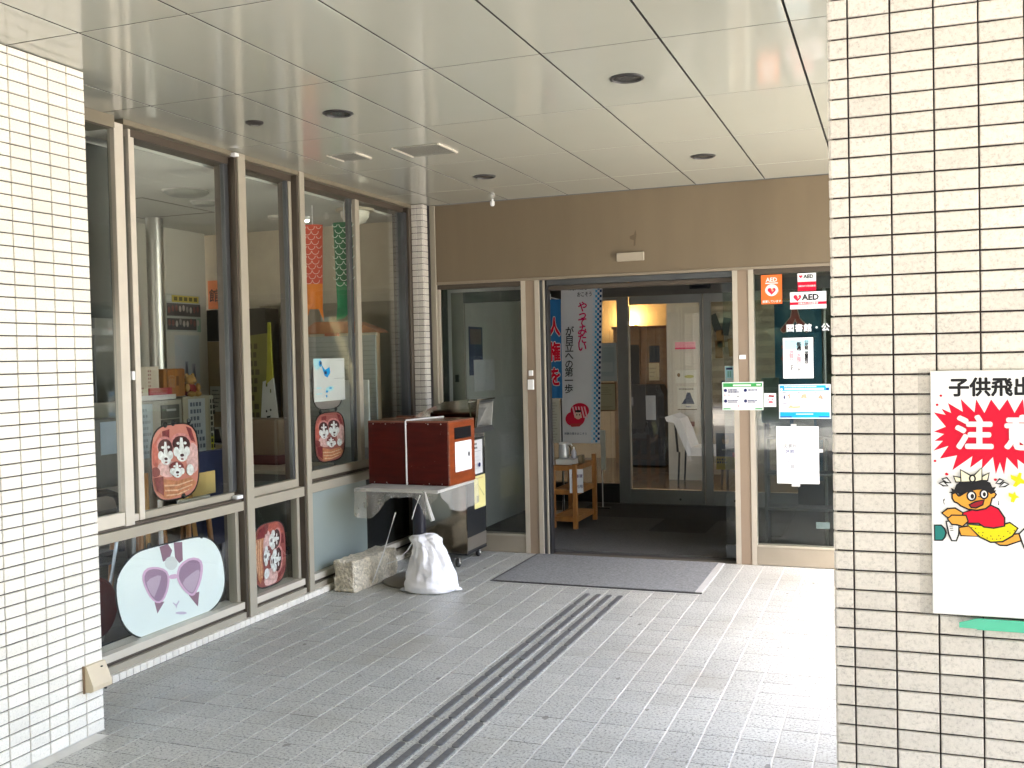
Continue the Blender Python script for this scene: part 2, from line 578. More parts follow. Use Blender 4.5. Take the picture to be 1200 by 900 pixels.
# ------------------------------------------------------------------ flat print outlines, in metres
SHADE_OUT=[[4.102,0.432],[4.12,0.494],[4.169,0.543],[4.255,0.59],[4.365,0.596],[4.536,0.592],[4.718,0.59],[4.832,0.575],[4.921,0.527],[4.985,0.439],[5.009,0.315],[5.003,0.24],[4.959,0.173],[4.877,0.134],[4.746,0.116],[4.55,0.114],[4.399,0.114],[4.288,0.123],[4.205,0.17],[4.145,0.237],[4.113,0.327]]
SG_PRINT=[["mauve",[[4.443,0.586],[4.512,0.589],[4.546,0.547],[4.52,0.504],[4.468,0.499]]],["mauve",[[4.559,0.588],[4.631,0.579],[4.632,0.475],[4.601,0.465],[4.567,0.503]]],["white",[[4.587,0.467],[4.581,0.452],[4.565,0.442],[4.543,0.439],[4.519,0.444],[4.498,0.456],[4.484,0.472],[4.48,0.489],[4.486,0.504],[4.501,0.514],[4.523,0.517],[4.547,0.513],[4.568,0.501],[4.583,0.485]]],["mauve",[[4.39,0.294],[4.469,0.28],[4.41,0.228]]],["mauve",[[4.672,0.269],[4.766,0.268],[4.749,0.185]]],["pinkf",[[4.295,0.45],[4.324,0.491],[4.404,0.487],[4.494,0.451],[4.518,0.402],[4.506,0.342],[4.466,0.287],[4.418,0.278],[4.361,0.319],[4.32,0.383]]],["lens",[[4.311,0.442],[4.337,0.478],[4.404,0.475],[4.482,0.444],[4.502,0.404],[4.49,0.347],[4.455,0.299],[4.418,0.288],[4.372,0.322],[4.333,0.382]]],["pinkf",[[4.572,0.407],[4.599,0.459],[4.7,0.481],[4.79,0.452],[4.808,0.399],[4.784,0.32],[4.73,0.258],[4.69,0.258],[4.63,0.302],[4.582,0.363]]],["lens",[[4.589,0.403],[4.615,0.447],[4.702,0.467],[4.772,0.444],[4.785,0.403],[4.764,0.33],[4.718,0.272],[4.691,0.271],[4.643,0.31],[4.599,0.365]]],["pinkf",[[4.507,0.417],[4.581,0.411],[4.58,0.383],[4.509,0.395]]],["lens2",[[4.329,0.427],[4.448,0.437],[4.44,0.396],[4.397,0.335],[4.385,0.319],[4.343,0.374]]],["lens2",[[4.615,0.358],[4.734,0.397],[4.778,0.392],[4.756,0.331],[4.713,0.279],[4.691,0.278],[4.643,0.315]]],["pale",[[4.538,0.259],[4.561,0.242],[4.586,0.26],[4.589,0.253],[4.567,0.233],[4.564,0.218],[4.555,0.236],[4.535,0.255]]],["pale",[[4.649,0.173],[4.644,0.171],[4.63,0.171],[4.611,0.174],[4.59,0.18],[4.571,0.186],[4.558,0.192],[4.553,0.196],[4.558,0.199],[4.571,0.198],[4.59,0.195],[4.612,0.19],[4.631,0.184],[4.644,0.177]]]]
PUP=[["r1",[[0.238,0.92],[0.393,0.938],[0.381,0.769],[0.25,0.782]]],["r1",[[0.738,0.953],[0.857,0.918],[0.94,0.716],[0.833,0.759]]],["r2",[[0.024,0.755],[0.214,0.914],[0.238,0.783],[0.143,0.598],[0.143,0.405],[0.036,0.512]]],["fur",[[1.017,0.499],[1.002,0.41],[0.961,0.341],[0.902,0.306],[0.836,0.312],[0.777,0.358],[0.736,0.435],[0.721,0.527],[0.736,0.617],[0.777,0.686],[0.836,0.721],[0.902,0.715],[0.961,0.669],[1.002,0.592]]],["fur",[[0.548,0.399],[0.526,0.352],[0.467,0.318],[0.381,0.304],[0.286,0.313],[0.2,0.343],[0.14,0.388],[0.119,0.439],[0.14,0.486],[0.2,0.52],[0.286,0.534],[0.381,0.525],[0.467,0.495],[0.526,0.45]]],["dk2",[[0.179,0.393],[0.169,0.366],[0.143,0.346],[0.105,0.338],[0.062,0.342],[0.024,0.358],[-0.002,0.383],[-0.012,0.411],[-0.002,0.439],[0.024,0.458],[0.062,0.467],[0.105,0.463],[0.143,0.447],[0.169,0.422]]],["pk",[[0.469,0.705],[0.452,0.65],[0.403,0.61],[0.332,0.592],[0.254,0.599],[0.183,0.631],[0.134,0.68],[0.117,0.738],[0.134,0.792],[0.183,0.833],[0.254,0.851],[0.332,0.843],[0.403,0.812],[0.452,0.762]]],["dk",[[0.445,0.683],[0.43,0.632],[0.388,0.595],[0.327,0.577],[0.259,0.584],[0.198,0.613],[0.156,0.658],[0.14,0.712],[0.156,0.762],[0.198,0.799],[0.259,0.817],[0.327,0.81],[0.388,0.781],[0.43,0.736]]],["wh",[[0.252,0.601],[0.247,0.576],[0.231,0.558],[0.208,0.549],[0.183,0.551],[0.16,0.564],[0.144,0.586],[0.138,0.612],[0.144,0.636],[0.16,0.655],[0.183,0.664],[0.208,0.662],[0.231,0.648],[0.247,0.627]]],["wh",[[0.448,0.589],[0.442,0.564],[0.426,0.545],[0.403,0.536],[0.378,0.539],[0.355,0.552],[0.339,0.574],[0.333,0.6],[0.339,0.624],[0.355,0.643],[0.378,0.652],[0.403,0.65],[0.426,0.636],[0.442,0.615]]],["wh",[[0.274,0.78],[0.312,0.776],[0.338,0.596],[0.248,0.605]]],["wh",[[0.398,0.542],[0.387,0.509],[0.358,0.485],[0.316,0.474],[0.27,0.479],[0.228,0.498],[0.198,0.527],[0.188,0.562],[0.198,0.594],[0.228,0.619],[0.27,0.63],[0.316,0.625],[0.358,0.606],[0.387,0.577]]],["wh",[[0.264,0.706],[0.261,0.699],[0.253,0.693],[0.24,0.691],[0.226,0.693],[0.214,0.697],[0.205,0.704],[0.202,0.712],[0.205,0.72],[0.214,0.725],[0.226,0.727],[0.24,0.726],[0.253,0.721],[0.261,0.714]]],["wh",[[0.383,0.701],[0.38,0.694],[0.372,0.689],[0.359,0.686],[0.345,0.688],[0.333,0.692],[0.324,0.699],[0.321,0.707],[0.324,0.715],[0.333,0.72],[0.345,0.722],[0.359,0.721],[0.372,0.716],[0.38,0.709]]],["bk",[[0.329,0.552],[0.325,0.544],[0.315,0.538],[0.301,0.536],[0.285,0.537],[0.271,0.542],[0.261,0.55],[0.257,0.559],[0.261,0.567],[0.271,0.572],[0.285,0.575],[0.301,0.573],[0.315,0.568],[0.325,0.56]]],["dk2",[[0.321,0.507],[0.319,0.503],[0.311,0.499],[0.299,0.498],[0.286,0.5],[0.275,0.503],[0.267,0.508],[0.264,0.513],[0.267,0.517],[0.275,0.52],[0.286,0.522],[0.299,0.52],[0.311,0.517],[0.319,0.512]]],["pk",[[0.838,0.729],[0.816,0.678],[0.756,0.641],[0.668,0.626],[0.57,0.635],[0.482,0.667],[0.422,0.716],[0.4,0.771],[0.422,0.822],[0.482,0.859],[0.57,0.874],[0.668,0.865],[0.756,0.833],[0.816,0.784]]],["dk",[[0.81,0.706],[0.791,0.66],[0.738,0.627],[0.661,0.613],[0.577,0.621],[0.5,0.65],[0.447,0.693],[0.429,0.742],[0.447,0.788],[0.5,0.821],[0.577,0.835],[0.661,0.827],[0.738,0.799],[0.791,0.756]]],["wh",[[0.574,0.622],[0.567,0.595],[0.55,0.574],[0.524,0.564],[0.495,0.567],[0.469,0.581],[0.452,0.606],[0.445,0.634],[0.452,0.662],[0.469,0.682],[0.495,0.692],[0.524,0.69],[0.55,0.675],[0.567,0.651]]],["wh",[[0.8,0.61],[0.794,0.583],[0.776,0.562],[0.75,0.552],[0.721,0.555],[0.696,0.57],[0.678,0.594],[0.671,0.622],[0.678,0.65],[0.696,0.671],[0.721,0.681],[0.75,0.678],[0.776,0.663],[0.794,0.639]]],["wh",[[0.595,0.81],[0.643,0.806],[0.676,0.625],[0.567,0.636]]],["wh",[[0.743,0.558],[0.731,0.522],[0.698,0.496],[0.65,0.485],[0.597,0.49],[0.55,0.51],[0.517,0.543],[0.505,0.58],[0.517,0.615],[0.55,0.642],[0.597,0.653],[0.65,0.648],[0.698,0.627],[0.731,0.595]]],["wh",[[0.586,0.734],[0.582,0.726],[0.572,0.72],[0.558,0.718],[0.542,0.719],[0.528,0.724],[0.518,0.732],[0.514,0.741],[0.518,0.749],[0.528,0.754],[0.542,0.757],[0.558,0.755],[0.572,0.75],[0.582,0.743]]],["wh",[[0.729,0.727],[0.725,0.719],[0.715,0.713],[0.701,0.71],[0.685,0.712],[0.671,0.717],[0.661,0.725],[0.657,0.733],[0.661,0.742],[0.671,0.747],[0.685,0.75],[0.701,0.748],[0.715,0.743],[0.725,0.735]]],["bk",[[0.667,0.568],[0.662,0.559],[0.651,0.553],[0.633,0.551],[0.614,0.553],[0.597,0.558],[0.585,0.567],[0.581,0.576],[0.585,0.585],[0.597,0.591],[0.614,0.593],[0.633,0.592],[0.651,0.586],[0.662,0.578]]],["dk2",[[0.657,0.517],[0.654,0.512],[0.645,0.508],[0.631,0.507],[0.616,0.509],[0.603,0.512],[0.594,0.518],[0.59,0.524],[0.594,0.529],[0.603,0.533],[0.616,0.534],[0.631,0.532],[0.645,0.529],[0.654,0.523]]],["dk2",[[0.652,0.413],[0.638,0.382],[0.597,0.36],[0.538,0.352],[0.472,0.358],[0.413,0.378],[0.372,0.407],[0.357,0.441],[0.372,0.472],[0.413,0.494],[0.472,0.502],[0.538,0.496],[0.597,0.476],[0.638,0.447]]],["wh",[[0.464,0.371],[0.459,0.352],[0.444,0.338],[0.422,0.331],[0.397,0.333],[0.375,0.344],[0.36,0.361],[0.355,0.382],[0.36,0.401],[0.375,0.415],[0.397,0.422],[0.422,0.419],[0.444,0.408],[0.459,0.391]]],["wh",[[0.664,0.355],[0.659,0.336],[0.644,0.322],[0.622,0.315],[0.597,0.318],[0.575,0.329],[0.56,0.346],[0.555,0.366],[0.56,0.385],[0.575,0.399],[0.597,0.406],[0.622,0.403],[0.644,0.393],[0.659,0.375]]],["wh",[[0.483,0.485],[0.521,0.482],[0.548,0.375],[0.462,0.383]]],["wh",[[0.614,0.341],[0.604,0.312],[0.575,0.292],[0.533,0.282],[0.486,0.287],[0.444,0.304],[0.415,0.33],[0.405,0.361],[0.415,0.389],[0.444,0.41],[0.486,0.419],[0.533,0.415],[0.575,0.397],[0.604,0.371]]],["wh",[[0.479,0.438],[0.476,0.431],[0.469,0.427],[0.458,0.425],[0.447,0.426],[0.436,0.43],[0.429,0.436],[0.426,0.442],[0.429,0.449],[0.436,0.453],[0.447,0.455],[0.458,0.454],[0.469,0.45],[0.476,0.444]]],["wh",[[0.588,0.43],[0.586,0.424],[0.578,0.42],[0.568,0.418],[0.556,0.419],[0.546,0.423],[0.538,0.429],[0.536,0.435],[0.538,0.441],[0.546,0.446],[0.556,0.448],[0.568,0.446],[0.578,0.443],[0.586,0.437]]],["bk",[[0.545,0.351],[0.542,0.343],[0.532,0.338],[0.517,0.336],[0.502,0.337],[0.487,0.342],[0.477,0.349],[0.474,0.357],[0.477,0.365],[0.487,0.37],[0.502,0.372],[0.517,0.37],[0.532,0.366],[0.542,0.359]]],["dk2",[[0.536,0.313],[0.533,0.309],[0.526,0.306],[0.515,0.305],[0.504,0.306],[0.493,0.309],[0.486,0.313],[0.483,0.318],[0.486,0.322],[0.493,0.324],[0.504,0.325],[0.515,0.324],[0.526,0.321],[0.533,0.317]]],["wh",[[0.862,0.353],[0.854,0.32],[0.831,0.295],[0.799,0.283],[0.763,0.287],[0.73,0.305],[0.708,0.334],[0.7,0.368],[0.708,0.401],[0.73,0.426],[0.763,0.438],[0.799,0.434],[0.831,0.416],[0.854,0.387]]],["bsk",[[0.179,0.305],[0.5,0.242],[0.786,0.263],[0.905,0.171],[0.81,0.1],[0.571,0.05],[0.333,0.019],[0.214,0.043],[0.071,0.154]]],["r1",[[0.036,0.334],[0.214,0.334],[0.214,0.075],[0.071,0.154]]],["bsl",[[0.226,0.22],[0.5,0.194],[0.833,0.226],[0.833,0.21],[0.5,0.174],[0.226,0.2]]],["bsl",[[0.238,0.154],[0.5,0.129],[0.81,0.164],[0.81,0.148],[0.5,0.11],[0.238,0.135]]],["bsl",[[0.262,0.087],[0.5,0.073],[0.738,0.106],[0.738,0.09],[0.5,0.055],[0.262,0.069]]]]
BURST =[[0.24,1.4213],[0.2221,1.4483],[0.207,1.4152],[0.1891,1.4489],[0.185,1.4167],[0.1548,1.4495],[0.1589,1.4183],[0.1259,1.4397],[0.1328,1.4152],[0.1108,1.4259],[0.1205,1.4106],[0.0935,1.4167],[0.1205,1.3815],[0.0935,1.3693],[0.1163,1.3631],[0.0944,1.3463],[0.1136,1.3463],[0.0916,1.3218],[0.1259,1.3341],[0.1062,1.3025],[0.1452,1.3111],[0.1342,1.2744],[0.1795,1.3096],[0.174,1.2811],[0.2015,1.3034],[0.2001,1.279],[0.2248,1.308],[0.2309,1.2661],[0.24,1.2958],[0.249,1.2661],[0.2551,1.308],[0.2798,1.279],[0.2784,1.3034],[0.3059,1.2811],[0.3004,1.3096],[0.3457,1.2744],[0.3347,1.3111],[0.3738,1.3025],[0.354,1.3341],[0.3883,1.3218],[0.3663,1.3463],[0.3856,1.3463],[0.3636,1.3631],[0.3864,1.3693],[0.3595,1.3815],[0.3864,1.4167],[0.3595,1.4106],[0.3691,1.4259],[0.3471,1.4152],[0.354,1.4397],[0.321,1.4183],[0.3251,1.4495],[0.2949,1.4167],[0.2908,1.4489],[0.2729,1.4152],[0.2578,1.4483]]
KID=[["O","teal",[[0.0939,1.1361],[0.1067,1.1361],[0.1137,1.1284],[0.1165,1.1193],[0.1137,1.1089],[0.109,1.1025],[0.0939,1.1012]]],["O","skin",[[0.1485,1.1323],[0.1695,1.1369],[0.195,1.1141],[0.1532,1.1154]]],["O","skin",[[0.2252,1.1025],[0.2438,1.1051],[0.2647,1.1193],[0.2822,1.1232],[0.2845,1.1089],[0.2531,1.096],[0.2392,1.096]]],["O","white",[[0.2822,1.1232],[0.2926,1.1348],[0.3089,1.1297],[0.3112,1.0908],[0.2926,1.0908],[0.2868,1.1089]]],["O","yel",[[0.1683,1.1413],[0.2066,1.1387],[0.2345,1.1387],[0.2601,1.1483],[0.2759,1.1369],[0.2647,1.1193],[0.2438,1.1051],[0.2183,1.1025],[0.195,1.1141]]],["O","red",[[0.1532,1.1685],[0.1811,1.1776],[0.2159,1.1905],[0.2345,1.1815],[0.2473,1.1607],[0.2473,1.1426],[0.2252,1.1374],[0.2043,1.1392],[0.1927,1.1478],[0.1671,1.1465],[0.1648,1.162]]],["O","white",[[0.1207,1.1465],[0.1288,1.1478],[0.1334,1.14],[0.1462,1.1374],[0.1451,1.1167],[0.1404,1.1025],[0.1323,1.1025],[0.1265,1.1167]]],["O","skin",[[0.1114,1.1685],[0.123,1.1776],[0.1392,1.1796],[0.1555,1.1698],[0.1532,1.1633],[0.1265,1.1582],[0.1207,1.1607]]],["O","skin",[[0.1241,1.1543],[0.1323,1.162],[0.1625,1.1628],[0.1667,1.1504],[0.1555,1.1387],[0.1439,1.1426],[0.1323,1.1426]]],["O","skin",[[0.1346,1.2151],[0.1404,1.2177],[0.1462,1.21],[0.1509,1.21],[0.1695,1.2255],[0.1881,1.2302],[0.2066,1.232],[0.2194,1.2203],[0.2252,1.2229],[0.2292,1.2177],[0.2252,1.2112],[0.2206,1.21],[0.2159,1.1918],[0.2066,1.1841],[0.1881,1.1796],[0.1695,1.1815],[0.1532,1.1892],[0.1462,1.1957],[0.1392,1.1983],[0.1351,1.2061]]],["-","black",[[0.1323,1.2177],[0.1246,1.2203],[0.133,1.2221],[0.1306,1.2312],[0.1381,1.2276],[0.1427,1.2397],[0.1532,1.248],[0.1695,1.2509],[0.1881,1.2501],[0.2066,1.2514],[0.2183,1.2462],[0.2229,1.2346],[0.231,1.2364],[0.2264,1.2276],[0.2317,1.2276],[0.2276,1.2216],[0.2194,1.2177],[0.2066,1.2294],[0.1881,1.2276],[0.1695,1.2229],[0.1509,1.21],[0.1474,1.2177]]],["O","white",[[0.1841,1.2125],[0.1833,1.2084],[0.1812,1.2051],[0.1781,1.2032],[0.1747,1.2032],[0.1717,1.2051],[0.1695,1.2084],[0.1688,1.2125],[0.1695,1.2167],[0.1717,1.22],[0.1747,1.2219],[0.1781,1.2219],[0.1812,1.22],[0.1833,1.2167]]],["O","white",[[0.2108,1.2177],[0.2102,1.2139],[0.2084,1.2108],[0.2058,1.2091],[0.2029,1.2091],[0.2003,1.2108],[0.1985,1.2139],[0.1978,1.2177],[0.1985,1.2215],[0.2003,1.2246],[0.2029,1.2263],[0.2058,1.2263],[0.2084,1.2246],[0.2102,1.2215]]],["-","black",[[0.1822,1.2118],[0.1819,1.2092],[0.1808,1.2071],[0.1792,1.206],[0.1774,1.206],[0.1758,1.2071],[0.1747,1.2092],[0.1743,1.2118],[0.1747,1.2144],[0.1758,1.2164],[0.1774,1.2176],[0.1792,1.2176],[0.1808,1.2164],[0.1819,1.2144]]],["-","black",[[0.2085,1.2172],[0.2082,1.2148],[0.2072,1.213],[0.2058,1.2119],[0.2042,1.2119],[0.2028,1.213],[0.2019,1.2148],[0.2015,1.2172],[0.2019,1.2196],[0.2028,1.2215],[0.2042,1.2225],[0.2058,1.2225],[0.2072,1.2215],[0.2082,1.2196]]],["O","dred",[[0.1729,1.1905],[0.1857,1.197],[0.2032,1.2027],[0.1997,1.1931],[0.1857,1.1853],[0.1764,1.1861]]],["O","cream",[[0.1381,1.2592],[0.1532,1.2553],[0.1532,1.2475],[0.1427,1.2475]]],["O","cream",[[0.1985,1.2579],[0.2148,1.2682],[0.2113,1.2527],[0.1985,1.2527]]],["O","cream",[[0.1532,1.2747],[0.1753,1.2605],[0.1753,1.2488],[0.1544,1.2475]]],["O","cream",[[0.1822,1.2605],[0.1992,1.2804],[0.1985,1.2527],[0.1822,1.2483]]],["O","cream",[[0.1829,1.2553],[0.1825,1.2526],[0.1814,1.2504],[0.1797,1.2492],[0.1778,1.2492],[0.1761,1.2504],[0.175,1.2526],[0.1746,1.2553],[0.175,1.258],[0.1761,1.2601],[0.1778,1.2613],[0.1797,1.2613],[0.1814,1.2601],[0.1825,1.258]]],["-","black",[[0.1904,1.2125],[0.1955,1.212],[0.1955,1.21],[0.1908,1.2105]]],["-","black",[[0.1265,1.1374],[0.1346,1.1382],[0.1346,1.1367],[0.1265,1.1359]]],["-","black",[[0.1272,1.1323],[0.1346,1.133],[0.1346,1.1315],[0.1272,1.1307]]],["-","black",[[0.1281,1.1271],[0.1351,1.1278],[0.1351,1.1263],[0.1281,1.1255]]],["O","white",[[0.1055,1.2423],[0.1137,1.2449],[0.1218,1.2371],[0.1137,1.2379]]],["O","white",[[0.1125,1.2527],[0.1207,1.2545],[0.1288,1.2449],[0.1207,1.2462]]],["O","white",[[0.2322,1.2462],[0.2392,1.254],[0.245,1.2519],[0.2392,1.2462]]],["O","white",[[0.2392,1.2371],[0.2485,1.2462],[0.2566,1.2436],[0.2496,1.2397]]],["-","yel",[[0.2624,1.2669],[0.2764,1.2618],[0.281,1.2721],[0.2868,1.2708],[0.2845,1.2592],[0.2952,1.2514],[0.2938,1.2449],[0.2833,1.2462],[0.274,1.2371],[0.2671,1.2397],[0.2729,1.2501],[0.2636,1.2566]]],["-","yel",[[0.2578,1.2229],[0.2671,1.2203],[0.2717,1.2268],[0.274,1.2177],[0.2822,1.2125],[0.274,1.21],[0.2694,1.1996],[0.2624,1.2009],[0.2636,1.2112],[0.2578,1.2151]]],["-","black",[[0.1125,1.2022],[0.1172,1.2053],[0.1141,1.197],[0.1165,1.1887],[0.1132,1.1931]]],["-","black",[[0.2334,1.2048],[0.2369,1.2009],[0.2369,1.1918],[0.2345,1.1931],[0.2355,1.1996]]],["-","black",[[0.1778,1.1354],[0.1771,1.134],[0.1757,1.134],[0.175,1.1354],[0.1757,1.1367],[0.1771,1.1367]]],["-","black",[[0.186,1.1335],[0.1853,1.1322],[0.1839,1.1322],[0.1832,1.1335],[0.1839,1.1349],[0.1853,1.1349]]],["-","black",[[0.1929,1.1232],[0.1922,1.1218],[0.1908,1.1218],[0.1901,1.1232],[0.1908,1.1245],[0.1922,1.1245]]],["-","black",[[0.2022,1.1245],[0.2015,1.1231],[0.2001,1.1231],[0.1994,1.1245],[0.2001,1.1258],[0.2015,1.1258]]],["-","black",[[0.2011,1.1167],[0.2004,1.1154],[0.199,1.1154],[0.1983,1.1167],[0.199,1.1181],[0.2004,1.1181]]],["-","black",[[0.2115,1.1115],[0.2108,1.1102],[0.2094,1.1102],[0.2087,1.1115],[0.2094,1.1129],[0.2108,1.1129]]],["-","black",[[0.2197,1.1167],[0.219,1.1154],[0.2176,1.1154],[0.2169,1.1167],[0.2176,1.1181],[0.219,1.1181]]],["-","black",[[0.2231,1.1095],[0.2224,1.1081],[0.2211,1.1081],[0.2204,1.1095],[0.2211,1.1108],[0.2224,1.1108]]],["-","black",[[0.2324,1.1095],[0.2317,1.1081],[0.2304,1.1081],[0.2297,1.1095],[0.2304,1.1108],[0.2317,1.1108]]],["-","black",[[0.2371,1.118],[0.2364,1.1167],[0.235,1.1167],[0.2343,1.118],[0.235,1.1194],[0.2364,1.1194]]],["-","black",[[0.2406,1.111],[0.2399,1.1097],[0.2385,1.1097],[0.2378,1.111],[0.2385,1.1124],[0.2399,1.1124]]],["-","black",[[0.2476,1.1167],[0.2469,1.1154],[0.2455,1.1154],[0.2448,1.1167],[0.2455,1.1181],[0.2469,1.1181]]],["-","black",[[0.2568,1.1297],[0.2561,1.1283],[0.2548,1.1283],[0.2541,1.1297],[0.2548,1.131],[0.2561,1.131]]],["-","black",[[0.2615,1.1258],[0.2608,1.1244],[0.2594,1.1244],[0.2587,1.1258],[0.2594,1.1271],[0.2608,1.1271]]],["-","black",[[0.2708,1.1323],[0.2701,1.1309],[0.2687,1.1309],[0.268,1.1323],[0.2687,1.1336],[0.2701,1.1336]]],["-","red",[[0.1253,1.2649],[0.1241,1.2627],[0.1214,1.2618],[0.1186,1.2627],[0.1174,1.2649],[0.1186,1.2671],[0.1214,1.268],[0.1241,1.2671]]],["-","red",[[0.2331,1.254],[0.232,1.2518],[0.2292,1.2509],[0.2264,1.2518],[0.2252,1.254],[0.2264,1.2562],[0.2292,1.2571],[0.232,1.2562]]]]
DOTS=[[[0.1133,1.4578],[0.1123,1.4556],[0.11,1.4547],[0.1077,1.4556],[0.1067,1.4578],[0.1077,1.4599],[0.11,1.4608],[0.1123,1.4599]],[[0.1045,1.4354],[0.1036,1.4332],[0.1012,1.4323],[0.0989,1.4332],[0.0979,1.4354],[0.0989,1.4376],[0.1012,1.4385],[0.1036,1.4376]],[[0.0985,1.2967],[0.0975,1.2945],[0.0952,1.2936],[0.0928,1.2945],[0.0919,1.2967],[0.0928,1.2989],[0.0952,1.2998],[0.0975,1.2989]],[[0.1243,1.2652],[0.1233,1.263],[0.121,1.2621],[0.1187,1.263],[0.1177,1.2652],[0.1187,1.2673],[0.121,1.2682],[0.1233,1.2673]]]

# ================================================================== SETTING
H = 2.834            # canopy ceiling
YW = 7.587           # entrance wall face
XC = -3.635          # curb face
XF = -3.655          # front of the window frames
XG = -3.735          # glass

# ---- ground outside (one sheet) and the porch floor
g = MB().add([(-400, -400, -0.03), (400, -400, -0.03), (400, 400, -0.03), (-400, 400, -0.03)], [(0, 1, 2, 3)]).build(
    'ground', M((0.30, 0.285, 0.26), 0.85, var=0.12, scale=0.6, bump=0.2, bscale=20, name='pale_concrete'))
g['kind'] = 'structure'
# tree belt added behind the camera to block front sky and darken reflections
mb, rnd = MB(), random.Random(11)
for k in range(8000):
    x = rnd.uniform(-34, 34)
    top = 8.0 + 2.0 * math.sin(x * .45) + 1.2 * math.sin(x * 1.3 + 1)
    z = top * rnd.random() ** 0.8
    c_ = Vector((x, -12 + rnd.uniform(-2.5, 2.0), z))
    a_ = Vector((rnd.uniform(-1, 1), rnd.uniform(-1, 1), rnd.uniform(-1, 1))).normalized()
    b_ = a_.cross(Vector((rnd.uniform(-1, 1), rnd.uniform(-1, 1), rnd.uniform(-1, 1)))).normalized()
    s_ = rnd.uniform(.25, .6)
    mb.add([c_ - a_ * s_, c_ + b_ * s_ * .6, c_ + a_ * s_, c_ - b_ * s_ * .6], [(0, 1, 2, 3)])
mb.box(-34, 34, -15.5, -15.2, -0.03, 6.4)  # solid backing added to close bright gaps in the reflections
mb.build('added_tree_belt', M((0.055, 0.085, 0.03), 0.8, var=.5, scale=1.2, name='added_tree_leaves'))['kind'] = 'stuff'
fl = struct('floor')
bx('grout_bed', GROUT, fl, -3.9, 2.6, 0.4, 7.70, -0.06, -0.0028)
items = []
TX0, TX1 = -1.95, -1.65     # guide strip
for i in range(-26, 18):
    x0, x1 = 0.15 * i, 0.15 * (i + 1)
    for j in range(2, 50):
        y0, y1 = 0.09 + 0.15 * j, 0.09 + 0.15 * (j + 1)
        a0, a1, b0, b1 = x0, min(x1, 2.6), y0, min(y1, 7.586)
        if x0 < -3.64:
            a0 = -3.636
        if a1 - a0 < 0.02 or b1 - b0 < 0.02:
            continue
        cx, cy = (a0 + a1) / 2, (b0 + b1) / 2
        if cx < -3.22 and cy < 3.44:
            continue
        dz = random.uniform(-0.0006, 0.0004)
        items.append((Matrix.Translation((cx, cy, -0.006 + dz)) @ rot_face('+Z'), a1 - a0 - 0.0062, b1 - b0 - 0.0030, 0.006, 0.0007))
lay_tiles(fl, items, T_FLOOR, 'tile', 'tile_field', side=M((0.09, 0.085, 0.075), 0.9))

rnd = random.Random(23)
mb = MB()
for k in range(34):
    x, y, s_ = rnd.uniform(-3.2, -.3), rnd.uniform(3.2, 7.3), rnd.uniform(.004, .016)
    if -1.95 < x < -1.64 or (-2.7 < x < -1.1 and y > 6.5):
        continue
    n = 9
    mb.add([(x + s_ * rnd.uniform(.5, 1.2) * math.cos(6.283 * i / n), y + 1.6 * s_ * rnd.uniform(.5, 1.2) * math.sin(6.283 * i / n), 0.0006) for i in range(n)], [tuple(range(n))])
mb.build('stain', M((0.22, 0.21, 0.19), 0.8, var=.3, scale=60), fl)['kind'] = 'stuff'

# ---- raised guide bars toward the door
gs = struct('guide_path')
bar_me = MB().prism(rrect(-0.0165, 0.0165, -0.142, 0.142, 0.014, 4), 'Z', -0.001, 0.005).mesh('guide_bar', M((0.11, 0.11, 0.11), 0.5, var=0.3, scale=30, bump=0.2, name='dark_guide_bar'))
for k in range(18):
    for x in (-1.9, -1.826, -1.751, -1.677):
        y = 1.59 + 0.15 + 0.3 * k
        if y + 0.14 < 6.56:
            put('guide_bar', bar_me, gs, Matrix.Translation((x, y, 0.001)))

# ---- curb under the window wall
cb = struct('curb')
bx('curb_base', JOINT, cb, -3.9, XC - 0.004, 3.40, 7.44, -0.03, 0.030)
curb_me = MB().box(-0.075, 0, -0.0232, 0.0232, -0.026, 0.012, 0, 0.002).mesh('tile', T_CURB)
for k in range(80):
    y = 3.445 + 0.05 * k + 0.0245
    if y < 7.43:
        put('tile', curb_me, cb, Matrix.Translation((XC, y, 0.026)))

# ---- pillars
def pillar_tiles(x_cols, z0, z1):
    return [(c, 0.05 * n + 0.0263) for c in x_cols for n in range(int(z0 / 0.05), int(z1 / 0.05) + 1)]

def tile_row(face, const, cols, zoff, zmax, items):
    for (c, w) in cols:
        n = 0
        while True:
            z0, z1 = 0.05 * n + zoff, 0.05 * (n + 1) + zoff
            z1 = min(z1, zmax)
            if z1 - z0 < 0.008:
                break
            zc = (z0 + z1) / 2
            loc = (const, c, zc) if face in ('+X', '-X') else (c, const, zc)
            items.append((Matrix.Translation(loc) @ Matrix.Rotation(random.gauss(0, .006), 4, 'X') @ Matrix.Rotation(random.gauss(0, .006), 4, 'Y') @ Matrix.Rotation(random.gauss(0, .006), 4, 'Z') @ rot_face(face), w - 0.0042, z1 - z0 - 0.0046, 0.009, 0.0024))
            n += 1

PL = thing('tiled_pillar', 'broad cream tiled pillar at the left edge of the picture', 'pillar', (-3.5, 2.7, 0))
bx('core', JOINT, PL, -3.95, -3.2255, 1.9, 3.428, -0.03, H + 0.02)
it = []
tile_row('+X', -3.2255, [(3.4357 - 0.1 * k - 0.05, 0.1) for k in range(15)], 0.0013, H - 0.002, it)
tile_row('+Y', 3.428, [(-3.2679 - 0.1 * k, 0.1) for k in range(4)], 0.0013, H - 0.002, it)
lay_tiles(PL, it, T_PILLAR_LIT, 'tile', 'tile_field')
bx('base_strip', M((0.62, 0.60, 0.55), 0.7, var=0.1), PL, -3.2255, -3.2165, 1.9, 3.435, 0.0, 0.0035)

